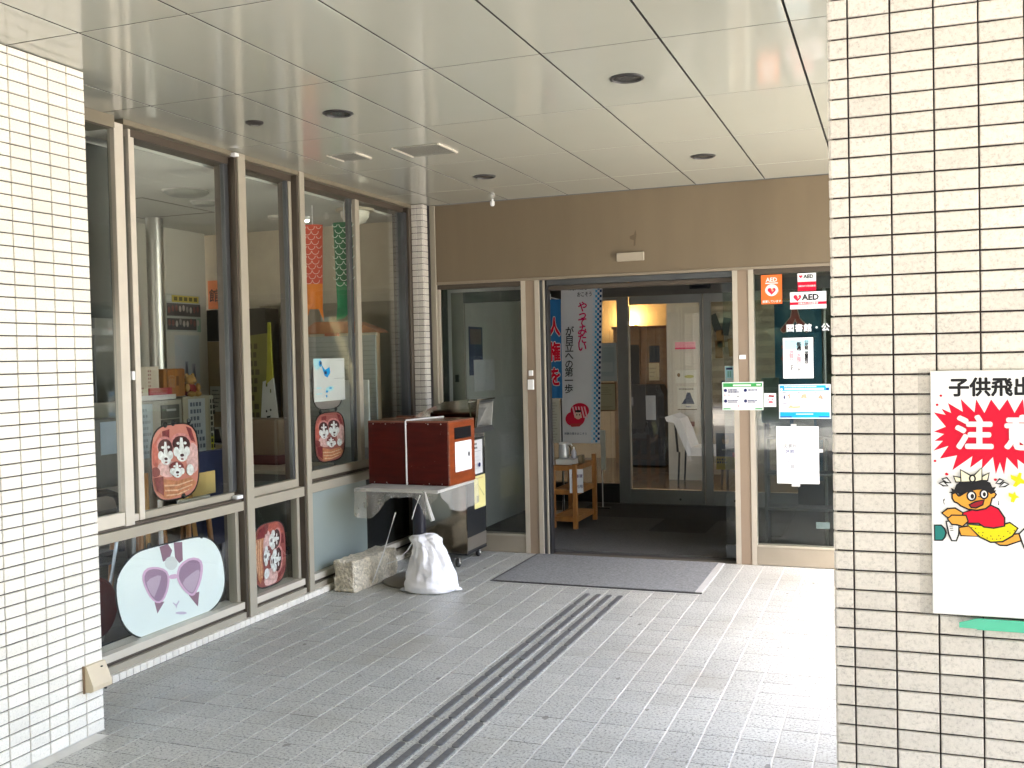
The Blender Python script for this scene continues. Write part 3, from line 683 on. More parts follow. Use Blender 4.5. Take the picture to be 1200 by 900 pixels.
PR = thing('tiled_pillar', 'cream tiled pillar at the right edge carrying the child warning sign', 'pillar', (0.3, 3.0, 0))
bx('core', JOINT, PR, -0.138, 0.752, 2.72, 3.35, -0.03, H + 0.02)
it = []
tile_row('-Y', 2.72, [(-0.1458 + 0.02375, 0.0475)] + [(-0.0983 + 0.1 * k + 0.05, 0.1) for k in range(8)] + [(0.726, 0.05)], 0.0112, H - 0.002, it)
tile_row('-X', -0.138, [(2.712 + 0.05 + 0.1 * k, 0.1) for k in range(6)], 0.0112, H - 0.002, it)
tile_row('+X', 0.752, [(2.712 + 0.05 + 0.1 * k, 0.1) for k in range(6)], 0.0112, H - 0.002, it)
lay_tiles(PR, it, T_PILLAR, 'tile', 'tile_field')

PP = thing('tiled_pilaster', 'narrow tiled pilaster between the last window and the entrance wall', 'pilaster', (-3.62, 7.52, 0))
bx('core', JOINT, PP, -3.80, -3.556, 7.455, 7.70, -0.03, H + 0.02)
it = []
tile_row('-Y', 7.455, [(-3.579, 0.05), (-3.629, 0.05), (-3.679, 0.05)], 0.0, H - 0.002, it)
tile_row('+X', -3.556, [(7.49, 0.08)], 0.0, H - 0.002, it)
lay_tiles(PP, it, T_PILLAR, 'tile', 'tile_field')

# ---- canopy ceiling; its unseen reach is shaped to shade porch and pillars
ce = struct('ceiling')
bx('void', M((0.008, 0.007, 0.006), 0.9), ce, -4.0, 0.80, -2.8, 7.75, H + 0.0225, H + 0.4)
xs = [-3.76] + [-2.864 + 0.5014 * k for k in range(-1, 10)]
ys = [-2.8] + [3.039 + 0.9874 * k for k in range(-5, 5)] + [YW - 0.003]  # unseen front rows extended past the camera to cut light from there
xs = [x for x in xs if x < 0.79] + [0.80]
it = []
for a, b in list(zip(xs, xs[1:])) + [(0.80 + .52 * k, 1.32 + .52 * k) for k in range(5)]:  # unseen right-hand wing added to shade the right pillar
    for c, d in zip(ys, ys[1:]):
        if a > 0.79 and c > 3.2:
            continue
        if a > 0.79:
            d = min(d, 3.355)
        it.append((Matrix.Translation(((a + b) / 2, (c + d) / 2, H + 0.022)) @ rot_face('-Z'), b - a - 0.0095, d - c - 0.0075, 0.022, 0.0015))
lay_tiles(ce, it, CEIL, 'panel', 'panel_field', side=M((0.02, 0.018, 0.016), 0.9))
bx('void', M((0.008, 0.007, 0.006), 0.9), ce, 0.80, 3.4, -2.8, 3.36, H + 0.0225, H + 0.4)  # cover over the added right-hand wing
bx('unseen_fascia', ALU_DARK, ce, -4.0, 3.43, -2.85, -2.8, H - 0.03, H + 0.4)
bx('unseen_fascia', ALU_DARK, ce, 3.40, 3.43, -2.8, 3.39, H - 0.03, H + 0.4)
bx('unseen_fascia', ALU_DARK, ce, 0.8305, 3.3995, 3.36, 3.39, H - 0.03, H + 0.4)
bx('unseen_fascia', ALU_DARK, ce, 0.80, 0.83, 3.36, 7.75, H - 0.03, H + 0.4)

def downlight(x, y, r, label, dark=True):
    t = thing('downlight', label, 'ceiling light', (x, y, H), group='downlights in the porch ceiling')
    MB().lathe((x, y, H), [(r, 0.0), (r, -0.006), (r * 0.86, -0.009), (r * 0.84, -0.002)], 28).build('trim_ring', M((0.025, 0.024, 0.023), 0.35, name='black_trim'), t, smooth=True)
    MB().lathe((x, y, H), [(r * 0.835, -0.0015), (r * 0.83, -0.0025)], 28).build('reflector', M((0.05, 0.048, 0.045), 0.25, 0.6), t)
    MB().lathe((x, y, H), [(r * 0.5, -0.003), (r * 0.38, -0.0045)], 20).build('lens', M((0.045, 0.045, 0.045), 0.2), t)
downlight(-1.117, 4.53, 0.078, 'round black downlight nearest the right pillar')
downlight(-1.119, 6.52, 0.078, 'round black downlight above the orange sign end of the entrance wall')
downlight(-2.625, 4.54, 0.078, 'larger round black downlight beside the small one, toward the windows')
downlight(-2.635, 6.54, 0.078, 'round black downlight above the left glass panel, behind the large vent')
t = thing('ceiling_sensor', 'small round brown sensor in the ceiling near the window mullion', 'sensor', (-3.11, 4.517, H))
MB().lathe((-3.11, 4.517, H), [(0.046, 0), (0.046, -0.008), (0.03, -0.016)], 22).build('housing', M((0.022, 0.018, 0.015), 0.6), t, smooth=True)
MB().lathe((-3.11, 4.517, H), [(0.02, -0.0165), (0.012, -0.019)], 14).build('lens', M((0.05, 0.048, 0.045), 0.3), t)

def vent(x0, x1, y0, y1, label, ns):
    t = thing('ceiling_vent', label, 'vent', ((x0 + x1) / 2, (y0 + y1) / 2, H), group='louvred vents in the porch ceiling')
    bx('backing', M((0.015, 0.014, 0.012), 0.9), t, x0 + .012, x1 - .012, y0, y1, H - 0.0025, H - 0.001)
    bx('frame', ALU_LIGHT, t, x0, x0 + 0.012, y0, y1, H - 0.009, H - 0.0005)
    bx('frame', ALU_LIGHT, t, x1 - 0.012, x1, y0, y1, H - 0.009, H - 0.0005)
    bx('frame', CEIL, t, x0 + .012, x1 - .012, y0, y0 + 0.010, H - 0.008, H - 0.0005)
    bx('frame', CEIL, t, x0 + .012, x1 - .012, y1 - 0.010, y1, H - 0.008, H - 0.0005)
    me = MB().box(-(x1 - x0) / 2 + .014, (x1 - x0) / 2 - .014, -0.0045, 0.0045, -0.0045, -0.0028).mesh('slat', M((0.22, 0.21, 0.18), 0.5))
    for k in range(ns):
        put('slat', me, t, Matrix.Translation(((x0 + x1) / 2, y0 + 0.016 + (y1 - y0 - 0.032) * (k + 0.5) / ns, H)))
vent(-2.772, -2.462, 5.41, 5.69, 'larger white louvred vent in the ceiling', 13)
vent(-3.22, -3.015, 5.42, 5.62, 'smaller white louvred vent in the ceiling by the windows', 9)
t = tag(MB().lathe((-2.96, 7.5, H - 0.055), [(0.012, 0), (0.018, 0.01), (0.018, 0.035), (0.01, 0.04), (0.01, 0.056)], 12).build('ceiling_hook', WHITE, smooth=True), 'tiny white fitting hanging from the ceiling in front of the brown wall', 'fitting')

# ---- window wall
HEADM = M((0.20, 0.172, 0.12), 0.42, 0.1, var=0.04, name='dark_head_aluminium')  # darker tone of the frame metal along the window head
WW = thing('window_wall', 'wall of beige aluminium framed windows along the left side of the porch', 'window wall', (-3.7, 5.5, 0))
bx('head_rail', HEADM, WW, -3.82, XF + 0.004, 3.43, 4.097, H - 0.062, H - 0.001)
bx('head_rail', HEADM, WW, -3.82, XF, 4.165, 7.47, H - 0.028, H - 0.001)
bx('head_rail', ALU_DARK, WW, -3.82, XF - 0.045, 4.265, 7.40, H - 0.07, H - 0.0285)
for y0, y1 in ((5.105, 5.19), (5.775, 5.845)):
    m = MB().box(XF - 0.15, XF + 0.008, y0 + 0.012, y1, 0.036, H - 0.002, 0, 0.002).build('mullion', ALU, WW)
    bx('reveal', ALU_DARK, m, XF - 0.15, XF - 0.004, y0 - 0.008, y0 + 0.0115, 0.040, H - 0.030)
m = MB().box(XF - 0.15, XF + 0.002, 7.405, 7.452, 0.036, H - 0.030, 0, 0.002).build('mullion', ALU_DARK, WW)
bx('reveal', STEEL_D, m, XF - 0.10, XF - 0.02, 7.36, 7.4045, 0.70, H - 0.071)
# sills
for y0, y1 in ((3.43, 5.096), (5.191, 5.766), (5.846, 7.404)):
    s = MB().box(XF - 0.16, XF - 0.006, y0, y1, 0.037, 0.075, 0, 0.002).build('sill', ALU, WW)
    bx('sill_track', ALU_DARK, s, XF - 0.16, XF - 0.028, y0, y1, 0.0755, 0.094)
    bx('sill_rail', ALU_LIGHT, s, XF - 0.16, XF - 0.016, y0, y1, 0.0945, 0.135)
# bay 1 : low fixed light, transom, two sashes
def pane(x, y0, y1, z0, z1, mat=GLASS, name='pane'):
    return bx(name, mat, WW, x - 0.003, x + 0.003, y0, y1, z0, z1)
def rail(nm, y0, y1, z0, z1, xf, d=0.06, mat=ALU, ch=0.002):
    return MB().box(xf - d, xf, y0, y1, z0, z1, 0, ch).build(nm, mat, WW)
pane(-3.722, 3.43, 5.075, 0.136, 0.69)
rail('transom', 3.43, 5.096, 0.69, 0.745, XF - 0.004, 0.15)
rail('transom_ledge', 3.43, 5.096, 0.746, 0.762, XF - 0.018, 0.13, ALU_DARK)
rail('sash_frame', 5.064, 5.096, 0.136, 0.69, XF - 0.045, 0.06, ALU)
# left sash, outer track, with its tall bright stile
rail('sash_stile', 4.097, 4.162, 0.757, H - 0.030, XF - 0.0005, 0.045, ALU_LIGHT)
rail('sash_rail', 3.43, 4.097, 0.763, 0.83, XF - 0.006, 0.035, ALU_LIGHT)
pane(XF - 0.03, 3.43, 4.095, 0.83, H - 0.062, GLASS_D)
# right sash, inner track
rail('sash_stile', 4.250, 4.292, 0.763, H - 0.029, XF - 0.046, 0.035, ALU_LIGHT)
rail('sash_rail', 4.293, 5.064, 0.763, 0.802, XF - 0.046, 0.035, ALU)
rail('sash_stile', 5.056, 5.096, 0.803, H - 0.0705, XF - 0.05, 0.03, STEEL_D)
pane(XF - 0.065, 4.293, 5.056, 0.802, H - 0.07)
rail('sash_rail', 4.163, 4.249, 0.763, 0.80, XF - 0.05, 0.03, ALU_LIGHT)
pane(XF - 0.068, 4.163, 4.249, 0.80, H - 0.07, GLASS_D)
rail('meeting_stile', 4.163, 4.249, 0.80, H - 0.0705, XF - 0.078, 0.03, STEEL_D)
bx('latch', WHITE, WW, XF - 0.04, XF - 0.006, 4.18, 4.20, 1.50, 1.545)
# bay 2
pane(-3.722, 5.20, 5.745, 0.136, 0.69)
rail('transom', 5.191, 5.766, 0.685, 0.748, XF - 0.004, 0.15)
rail('sash_rail', 5.191, 5.735, 0.749, 0.802, XF - 0.04, 0.04, ALU)
rail('sash_stile', 5.735, 5.766, 0.749, H - 0.0705, XF - 0.045, 0.04, ALU)
rail('sash_stile', 5.715, 5.734, 0.803, H - 0.0705, XF - 0.05, 0.03, STEEL_D)
rail('sash_frame', 5.735, 5.766, 0.136, 0.685, XF - 0.045, 0.05, ALU)
pane(XF - 0.065, 5.191, 5.715, 0.802, H - 0.07)
# bay 3 : frosted low panel, two sliding sashes
rail('transom', 5.846, 7.404, 0.69, 0.752, XF - 0.012, 0.14)
rail('transom_ledge', 5.846, 7.404, 0.753, 0.775, XF - 0.055, 0.10, ALU_DARK)
rail('sash_rail', 5.846, 7.36, 0.776, 0.832, XF - 0.045, 0.03, ALU)
rail('sash_stile', 6.598, 6.655, 0.833, H - 0.0705, XF - 0.035, 0.03, ALU)
rail('sash_stile', 6.552, 6.597, 0.833, H - 0.0705, XF - 0.066, 0.03, STEEL_D)
pane(XF - 0.062, 5.846, 6.552, 0.832, H - 0.07)
pane(XF - 0.052, 6.655, 7.36, 0.832, H - 0.07)
bx('frosted_panel', M((0.27, 0.315, 0.295), 0.22, var=0.06, scale=1.5, name='frosted_green_glass'), WW, XF - 0.075, XF - 0.06, 5.846, 6.70, 0.137, 0.69)
bx('dark_reflection_panel', M((0.012, 0.013, 0.013), 0.25), WW, XF - 0.075, XF - 0.06, 6.7005, 7.404, 0.137, 0.69)  # dark reflection on the low glass, put in as near-black colour
tag(MB().box(XF - 0.01, XF + 0.03, 5.06, 5.10, H - 0.032, H - 0.012, 0, 0.003).build('window_clip', WHITE), 'small white plastic clip at the top corner of the second mullion', 'clip')
tag(MB().box(XF - 0.04, XF - 0.002, 5.03, 5.09, 0.764, 0.785, 0, 0.003).build('window_stopper', WHITE), 'small white plastic stopper on the transom beside the second mullion', 'clip')

# ---- entrance wall
ALU2 = M((0.44, 0.39, 0.315), 0.4, 0.1, var=0.04, name='post_edge_metal')
EW = thing('entrance_wall', 'brown metal and glass entrance wall with an open doorway', 'entrance wall', (-2.0, 7.65, 0))
def ew(nm, mat, x0, x1, z0, z1, y0=YW, y1=7.68, ch=0.002):
    return MB().box(x0, x1, y0, y1, z0, z1, 0, ch).build(nm, mat, EW)
ew('lintel_panel', BROWN, -3.504, 2.6, 2.203, H - 0.004)
ew('lintel_trim', M((0.25, 0.205, 0.15), 0.4, 0.1, name='trim_metal'), -3.504, 2.6, 2.182, 2.2025, YW - 0.004)
ew('corner_trim', ALU, -3.553, -3.5045, 0.0, H - 0.003, YW - 0.008)
for x0 in (-2.768, -1.104):
    p = MB().box(x0 + 0.037, x0 + 0.115, YW + 0.006, 7.68, 0.0, 2.181, 0, 0.001).build('post', BROWN2, EW)
    bx('post_edge', ALU2, p, x0, x0 + 0.0365, YW, 7.68, 0.0, 2.1815)
    bx('post_edge', ALU2, p, x0 + 0.1155, x0 + 0.152, YW, 7.68, 0.0, 2.1815)
ew('jamb', STEEL_D, -2.6155, -2.59, 0.0, 2.18, YW + 0.015)
ew('jamb', ALU, -2.5895, -2.574, 0.0, 2.18, YW + 0.010)
ew('jamb', BLACK, -2.5735, -2.553, 0.0, 2.18, YW + 0.020)
ew('door_track', STEEL_D, -2.553, -1.1045, 2.135, 2.18, YW + 0.012)
ew('door_track', ALU_DARK, -2.553, -1.1045, 2.10, 2.1345, YW + 0.05, 7.70)
for x0, x1 in ((-3.504, -2.7685), (-0.9515, 2.6)):
    ew('bottom_panel', M((0.30, 0.26, 0.20), 0.4, 0.2, var=0.05, name='taupe_metal'), x0, x1, 0.002, 0.134, YW + 0.004)
    ew('bottom_rail', ALU, x0, x1, 0.1345, 0.150, YW + 0.001)
    ew('top_rail', ALU_DARK, x0, x1, 2.145, 2.1815, YW + 0.012)
    ew('pane', GLASS_D, x0, x1, 0.151, 2.1445, YW + 0.018, YW + 0.024, 0)
ew('edge_stile', ALU2, -3.504, -3.478, 0.151, 2.144, YW + 0.004, YW + 0.03, 0.001)
ew('edge_stile', BLACK, -3.477, -3.43, 0.151, 2.144, YW + 0.03, YW + 0.05, 0.001)
# the left door leaf, slid open behind the fixed light
DL = thing('sliding_door', 'glass sliding door leaf slid open behind the left fixed light', 'sliding door', (-3.1, 7.72, 0))
bx('stile', M((0.20, 0.20, 0.17), 0.4, 0.3), DL, -3.43, -3.32, 7.705, 7.74, 0.02, 2.12)
bx('rail', STEEL_D, DL, -3.3195, -2.62, 7.705, 7.74, 2.03, 2.12)
bx('rail', STEEL_D, DL, -3.3195, -2.62, 7.705, 7.74, 0.02, 0.12)
bx('pane', GLASS_D, DL, -3.3195, -2.62, 7.719, 7.725, 0.12, 2.03)
bx('handle', BLACK, DL, -3.40, -3.37, 7.69, 7.7045, 1.38, 1.44)
t = tag(MB().box(-1.974, -1.76, YW - 0.022, YW - 0.0005, 2.292, 2.357, 0, 0.004).build('door_sensor', M((0.36, 0.31, 0.24), 0.4)), 'beige box shaped sensor on the brown wall above the doorway', 'sensor')
mk = thing('wall_mark', 'old glue mark left on the brown wall above the beige sensor', 'mark', (-1.838, YW, 2.459))
fr = wall_frame(-1.838, YW, 2.459)
decal(mk, fr, [((0.13, 0.10, 0.065), [(-.035, .02), (.0, .035), (.012, .07), (.02, .03), (.012, -.01), (.01, -.05), (-.005, -.055), (-.002, -.01), (-.03, .0)])], 'residue')
t = thing('wall_switch', 'pair of white switch plates on the left door post', 'switch', (-2.69, YW, 1.4))
bx('plate', WHITE, t, -2.712, -2.678, YW - 0.012, YW + 0.005, 1.425, 1.468, 0.002)
bx('plate', WHITE, t, -2.722, -2.672, YW - 0.016, YW + 0.005, 1.315, 1.395, 0.003)
tag(MB().box(-1.06, -1.014, YW - 0.006, YW + 0.005, 1.525, 1.556, 0, 0.001).build('label_plate', WHITE), 'small white label stuck on the right door post', 'label')

# ---- vestibule
VX0, VX1, VY1, VZ = -3.56, 0.6, 10.42, 2.50
vf = struct('vestibule_floor')
bx('slab', M((0.05, 0.05, 0.05), 0.7, var=0.2, scale=30, bump=0.1), vf, VX0, VX1, 7.69, VY1 + 0.1, -0.06, -0.002)
bx('track_plate', M((0.10, 0.09, 0.075), 0.4, 0.4), vf, -2.553, -1.1045, 7.60, 7.688, -0.05, 0.001)
MAT1 = M((0.075, 0.073, 0.07), 0.95, var=0.25, scale=60, bump=0.6, bscale=300, name='mat_pile')
MAT2 = M((0.035, 0.035, 0.034), 0.95, var=0.25, scale=60, bump=0.6, bscale=300, name='mat_pile_dark')
for (x0, x1, y0, y1, m_) in ((-3.0, -1.15, 7.79, 8.79, MAT1), (-3.0, -2.05, 8.80, 9.50, MAT1), (-2.045, -1.55, 8.80, 9.50, MAT2), (-1.545, -0.9, 8.80, 9.50, MAT1), (-3.0, -0.9, 9.51, 10.33, MAT2)):
    bx('mat_panel', m_, vf, x0, x1, y0, y1, -0.002, 0.006, 0.002)
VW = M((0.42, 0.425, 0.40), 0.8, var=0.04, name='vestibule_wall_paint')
w = struct('vestibule_wall')
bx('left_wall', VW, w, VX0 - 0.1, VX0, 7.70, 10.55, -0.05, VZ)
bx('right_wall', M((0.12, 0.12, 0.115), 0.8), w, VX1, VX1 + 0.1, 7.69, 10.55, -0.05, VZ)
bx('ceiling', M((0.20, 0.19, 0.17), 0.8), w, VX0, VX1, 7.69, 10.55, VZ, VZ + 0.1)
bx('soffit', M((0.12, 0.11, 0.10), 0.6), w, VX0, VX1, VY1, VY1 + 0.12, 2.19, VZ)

DR = thing('automatic_door', 'grey framed inner automatic door between the vestibule and the lobby', 'door', (-2.2, VY1, 0))
GREYM = M((0.27, 0.275, 0.265), 0.38, 0.5, var=0.05, name='grey_door_metal')
for x0, x1 in ((-2.73, -2.61), (-1.855, -1.825), (-1.815, -1.74)):
    bx('stile', GREYM, DR, x0, x1, VY1, VY1 + 0.05, 0.005, 2.188, 0.003)
bx('stile', ALU_LIGHT, DR, -2.6095, -2.595, VY1 - 0.004, VY1 + 0.04, 0.16, 2.09)
bx('rail', GREYM, DR, -2.595, -1.8555, VY1 + 0.004, VY1 + 0.045, 2.10, 2.186)
bx('rail', GREYM, DR, -2.6095, -1.8555, VY1 + 0.004, VY1 + 0.045, 0.005, 0.155)
bx('rail', GREYM, DR, -1.7395, -0.9, VY1 + 0.004, VY1 + 0.045, 0.005, 0.155)
bx('rail', GREYM, DR, -1.7395, -0.9, VY1 + 0.004, VY1 + 0.045, 2.10, 2.186)
bx('rail', BLACK, DR, -3.55, -2.7305, VY1 + 0.004, VY1 + 0.045, 0.005, 0.21)
bx('rail', GREYM, DR, -3.55, -2.7305, VY1 + 0.004, VY1 + 0.045, 2.155, 2.186)
GLASS_I = glass_mat('inner_door_glass', (0.80, 0.80, 0.76), 0.05)
for x0, x1 in ((-3.55, -2.7305), (-2.5945, -1.8555), (-1.7395, -0.9)):
    bx('pane', GLASS_I, DR, x0, x1, VY1 + 0.02, VY1 + 0.026, 0.156 if x0 > -3 else 0.211, 2.0995 if x0 > -3 else 2.1545)
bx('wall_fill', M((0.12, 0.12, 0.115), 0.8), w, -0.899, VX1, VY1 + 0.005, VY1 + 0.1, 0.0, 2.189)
MB().lathe((-2.08, VY1 + 0.003, 0.06), [(0.012, 0), (0.012, -0.006), (0.006, -0.008)], 10, 'Y').build('lock', BLACK, DR)
MB().lathe((-1.52, VY1 + 0.003, 0.06), [(0.012, 0), (0.012, -0.006), (0.006, -0.008)], 10, 'Y').build('lock', BLACK, DR)
t = thing('door_sensor', 'black box sensor above the inner automatic door', 'sensor', (-1.84, VY1, 2.27))
bx('housing', BLACK, t, -1.945, -1.735, VY1 - 0.05, VY1 - 0.0005, 2.235, 2.305, 0.006)
bx('lens', M((0.03, 0.03, 0.035), 0.1), t, -1.92, -1.76, VY1 - 0.054, VY1 - 0.0505, 2.245, 2.27, 0.001)

# ---- lobby
lo = struct('lobby')
LOBF = M((0.13, 0.085, 0.045), 0.22, var=0.35, scale=1.2, name='lobby_floor', stretch=(0.6, 3, 1))
bx('lobby_floor', LOBF, lo, -6.0, 1.5, 10.53, 15.2, -0.06, 0.0)
bx('lobby_back_wall', M((0.48, 0.38, 0.24), 0.8), lo, -6.0, 1.5, 15.0, 15.1, 0.0, 2.8)
bx('lobby_left_wall', WALLW, lo, -6.1, -6.0, 10.55, 15.1, 0.0, 2.8)
bx('lobby_right_wall', WALLW, lo, 1.5, 1.6, 10.55, 15.1, 0.0, 2.25)  # unseen wall stopped short of the ceiling to let daylight in
bx('lobby_ceiling', M((0.45, 0.42, 0.36), 0.8), lo, -6.0, 1.5, 10.551, 15.1, 2.7, 2.8)

# ---- room behind the windows
rm = struct('room')
RC = 2.75
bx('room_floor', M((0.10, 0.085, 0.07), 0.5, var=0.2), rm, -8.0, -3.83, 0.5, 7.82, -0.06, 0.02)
bx('room_ceiling', M((0.46, 0.46, 0.41), 0.8, var=0.02), rm, -8.0, -3.83, 0.5, 7.82, RC, RC + 0.1)
bx('room_end_wall', M((0.50, 0.44, 0.34), 0.85), rm, -8.0, -3.83, 7.72, 7.82, 0.02, RC)
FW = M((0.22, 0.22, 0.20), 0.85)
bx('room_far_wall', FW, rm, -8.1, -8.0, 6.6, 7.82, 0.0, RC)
bx('room_far_wall', FW, rm, -8.1, -8.0, 0.5, 6.599, 0.0, 0.5)  # unseen stretch kept low as an added opening for daylight
bx('room_partition', WALLW, rm, -5.95, -5.8, 6.62, 7.60, 0.02, RC - 0.002)
bx('room_front_wall', M((0.30, 0.29, 0.26), 0.85), rm, -8.0, -3.95, 0.4, 0.5, 0.0, 0.2)  # unseen wall kept low to brighten the room with daylight

# ================================================================== THINGS ON THE PORCH
# ---- warning sign on the right pillar
SG = thing('warning_sign', 'white child running out warning board on the right pillar', 'sign', (0.24, 2.70, 1.2))
MB().box(0.0865, 0.394, 2.698, 2.709, 0.917, 1.519, 0, 0.002).build('board', WHITE, SG)
fr = wall_frame(0, 2.698, 0)
decal(SG, fr, [('red', BURST)] + [('red', d) for d in DOTS], 'burst_print')
kl = []
for o_, c_, poly in KID:
    if o_ == 'O':
        kl.append(('black', outline(poly, 0.004)))
    kl.append((c_, poly))
kl = [(c_, [(min(max(x, 0.0885), 0.392), y) for x, y in p_]) for c_, p_ in kl]
decal(SG, fr, kl, 'child_print', 0.0012, 0.0001)
text(SG, '子供飛出し', fr, 0.127, 1.4605, 0.0475, 'black', 0.035)
text(SG, '注', fr, 0.1405, 1.335, 0.086, 'white', 0.04, h=0.0024)
text(SG, '意', fr, 0.2475, 1.335, 0.086, 'white', 0.04, h=0.0024)
t = thing('clear_tape', 'clear tape backing sheet showing behind the lower corner of the warning board', 'tape', (0.1, 2.71, 0.95))
film = film_mat('clear_tape', (0.5, 0.48, 0.44), 0.08, 0.2)
bx('sheet', film, t, 0.058, 0.40, 2.7095, 2.7105, 0.908, 1.10)
bx('sheet', film, t, 0.058, 0.0865, 2.7095, 2.7105, 1.101, 1.525)
GA = M((0.07, 0.46, 0.29), 0.12, var=0.08, name='green_acrylic')
t = thing('acrylic_tray', 'pale green acrylic ledge under the warning board', 'tray', (0.27, 2.70, 0.9))
MB().prism([(0.146, 0.888), (0.146, 0.900), (0.186, 0.913), (0.42, 0.913), (0.42, 0.884)], 'Y', 2.690, 2.694).build('front_face', GA, t)
bx('ledge', GA, t, 0.186, 0.42, 2.6945, 2.711, 0.884, 0.888)

# ---- socket box on the left pillar
IV = M((0.56, 0.47, 0.33), 0.45, var=0.06, name='ivory_plastic')
t = thing('outdoor_socket', 'ivory outdoor socket box low on the left pillar', 'socket', (-3.217, 3.37, 0.25))
MB().prism([(-3.2165, 0.197), (-3.2165, 0.306), (-3.200, 0.306), (-3.165, 0.222), (-3.165, 0.205), (-3.18, 0.197)], 'Y', 3.322, 3.432).build('cover', IV, t)
bx('backplate', M((0.25, 0.17, 0.10), 0.6), t, -3.2165, -3.208, 3.316, 3.3215, 0.192, 0.308)
MB().lathe((-3.19, 3.40, 0.2865), [(0.005, 0), (0.005, 0.004)], 10).build('screw', BLACK, t)
MB().lathe((-3.172, 3.40, 0.1985), [(0.006, 0), (0.006, -0.004)], 10).build('screw', BLACK, t)

# ---- door mat
t = thing('door_mat', 'grey ribbed door mat in front of the open doorway', 'mat', (-1.93, 7.08, 0))
MB().box(-2.655, -1.235, 6.60, 7.575, 0.0, 0.009, 0, 0.002).build('pile', M((0.235, 0.235, 0.235), 0.95, var=0.35, scale=70, bump=0.9, bscale=260, name='grey_mat_pile'), t)
bx('edging', M((0.47, 0.46, 0.44), 0.5), t, -1.2345, -1.185, 6.60, 7.575, 0.0, 0.007, 0.002)
bx('edging', RUBBER, t, -2.655, -1.185, 6.578, 6.5995, 0.0, 0.006, 0.001)
bx('edging', M((0.09, 0.09, 0.09), 0.8), t, -2.675, -2.6555, 6.578, 7.575, 0.0, 0.006, 0.001)

# ---- table with plastic cover, box, string
TB = thing('cafe_table', 'small white topped pedestal table with a black post beside the window', 'table', (-3.15, 6.45, 0))
MB().box(-3.46, -2.86, 6.13, 6.77, 0.672, 0.696, 0, 0.006).build('table_top', M((0.62, 0.60, 0.56), 0.4), TB)
MB().lathe((-3.16, 6.46, 0), [(0.047, 0.03), (0.047, 0.60), (0.05, 0.61), (0.05, 0.671)], 24).build('post', M((0.012, 0.012, 0.02), 0.35, name='black_post'), TB, smooth=True)
MB().lathe((-3.16, 6.46, 0), [(0.27, 0.0), (0.27, 0.012), (0.25, 0.02), (0.06, 0.032), (0.048, 0.04)], 36).build('base', M((0.17, 0.15, 0.12), 0.4, 0.4), TB, smooth=True)
# plastic sheet hanging over the edges
PC = thing('plastic_cover', 'crumpled clear plastic sheet over the small table', 'plastic sheet', (-3.16, 6.45, 0.7))
PLAS = film_mat('clear_plastic', (0.62, 0.60, 0.55), 0.36, 0.25)
PLAS2 = film_mat('clear_plastic_top', (0.62, 0.60, 0.56), 0.8, 0.3)
bx('top_sheet', PLAS2, PC, -3.475, -2.845, 6.115, 6.785, 0.6965, 0.699)
rnd = random.Random(3)
def skirt(p0, p1, drops, nrm):
    mb, n, rows = MB(), len(drops) - 1, 5
    p0, p1, nrm = Vector(p0), Vector(p1), Vector(nrm)
    vs = []
    for i, d in enumerate(drops):
        q = p0.lerp(p1, i / n)
        for k in range(rows + 1):
            f = k / rows
            vs.append(q - Vector((0, 0, d * f)) + nrm * (0.004 + 0.025 * f * (0.5 + 0.6 * math.sin(i * 1.7)) + rnd.uniform(0, 0.008) * f))
    fs = [(i * (rows + 1) + k, (i + 1) * (rows + 1) + k, (i + 1) * (rows + 1) + k + 1, i * (rows + 1) + k + 1) for i in range(n) for k in range(rows)]
    mb.add(vs, fs)
    mb.build('skirt', PLAS, PC, smooth=True)
skirt((-3.478, 6.11, 0.698), (-2.842, 6.11, 0.698), [.19, .20, .20, .205, .20, .19, .15, .11, .08, .06, .05, .06, .05, .045, .05, .06, .09, .19, .2, .07, .05], (0, -1, 0))
skirt((-2.842, 6.11, 0.698), (-2.842, 6.79, 0.698), [.05, .10, .14, .16, .18, .19, .19, .18, .17, .17, .16], (1, 0, 0))
MB().tube([(-2.93, 6.085, .69), (-2.91, 6.075, .62), (-2.87, 6.07, .50)], [.004, .010, .016], 6).build('twisted_end', PLAS2, PC, smooth=True)

MAHO = M((0.060, 0.004, 0.002), 0.4, var=0.35, scale=5, stretch=(1, 1, 6), name='dark_red_varnish', spec=0.18)
MAHO2 = M((0.22, 0.045, 0.012), 0.28, var=0.35, scale=5, stretch=(1, 1, 5), name='red_brown_varnish')
a = R(-3.0)
CHIP = M((0.45, 0.36, 0.28), 0.7)
BXX = thing('return_box', 'dark red varnished wooden return box tied with white string', 'box', (-2.852, 6.32, 0.70), a)
def lb(nm, mat, x0, x1, y0, y1, z0, z1, ch=0.0):
    return MB().box(x0, x1, y0, y1, z0, z1, 0, ch).build(nm, mat, BXX, local=True)
lb('front_panel', MAHO, -0.645, -0.0125, 0.0, 0.02, 0.0, 0.435, 0.0015)
lb('side_panel', MAHO2, -0.012, 0.0, 0.0, 0.40, 0.0, 0.435, 0.0015)
lb('side_panel', MAHO, -0.645, -0.6, 0.0205, 0.40, 0.0, 0.435)
lb('back_panel', MAHO, -0.5995, -0.0125, 0.38, 0.40, 0.0, 0.435)
lb('lid', M((0.20, 0.075, 0.045), 0.25, var=0.2, name='worn_varnish_lid'), -0.645, 0.0, 0.0, 0.40, 0.4355, 0.447, 0.002)
frs = Frame((0.0, 0, 0), (0, 1, 0), (0, 0, 1))
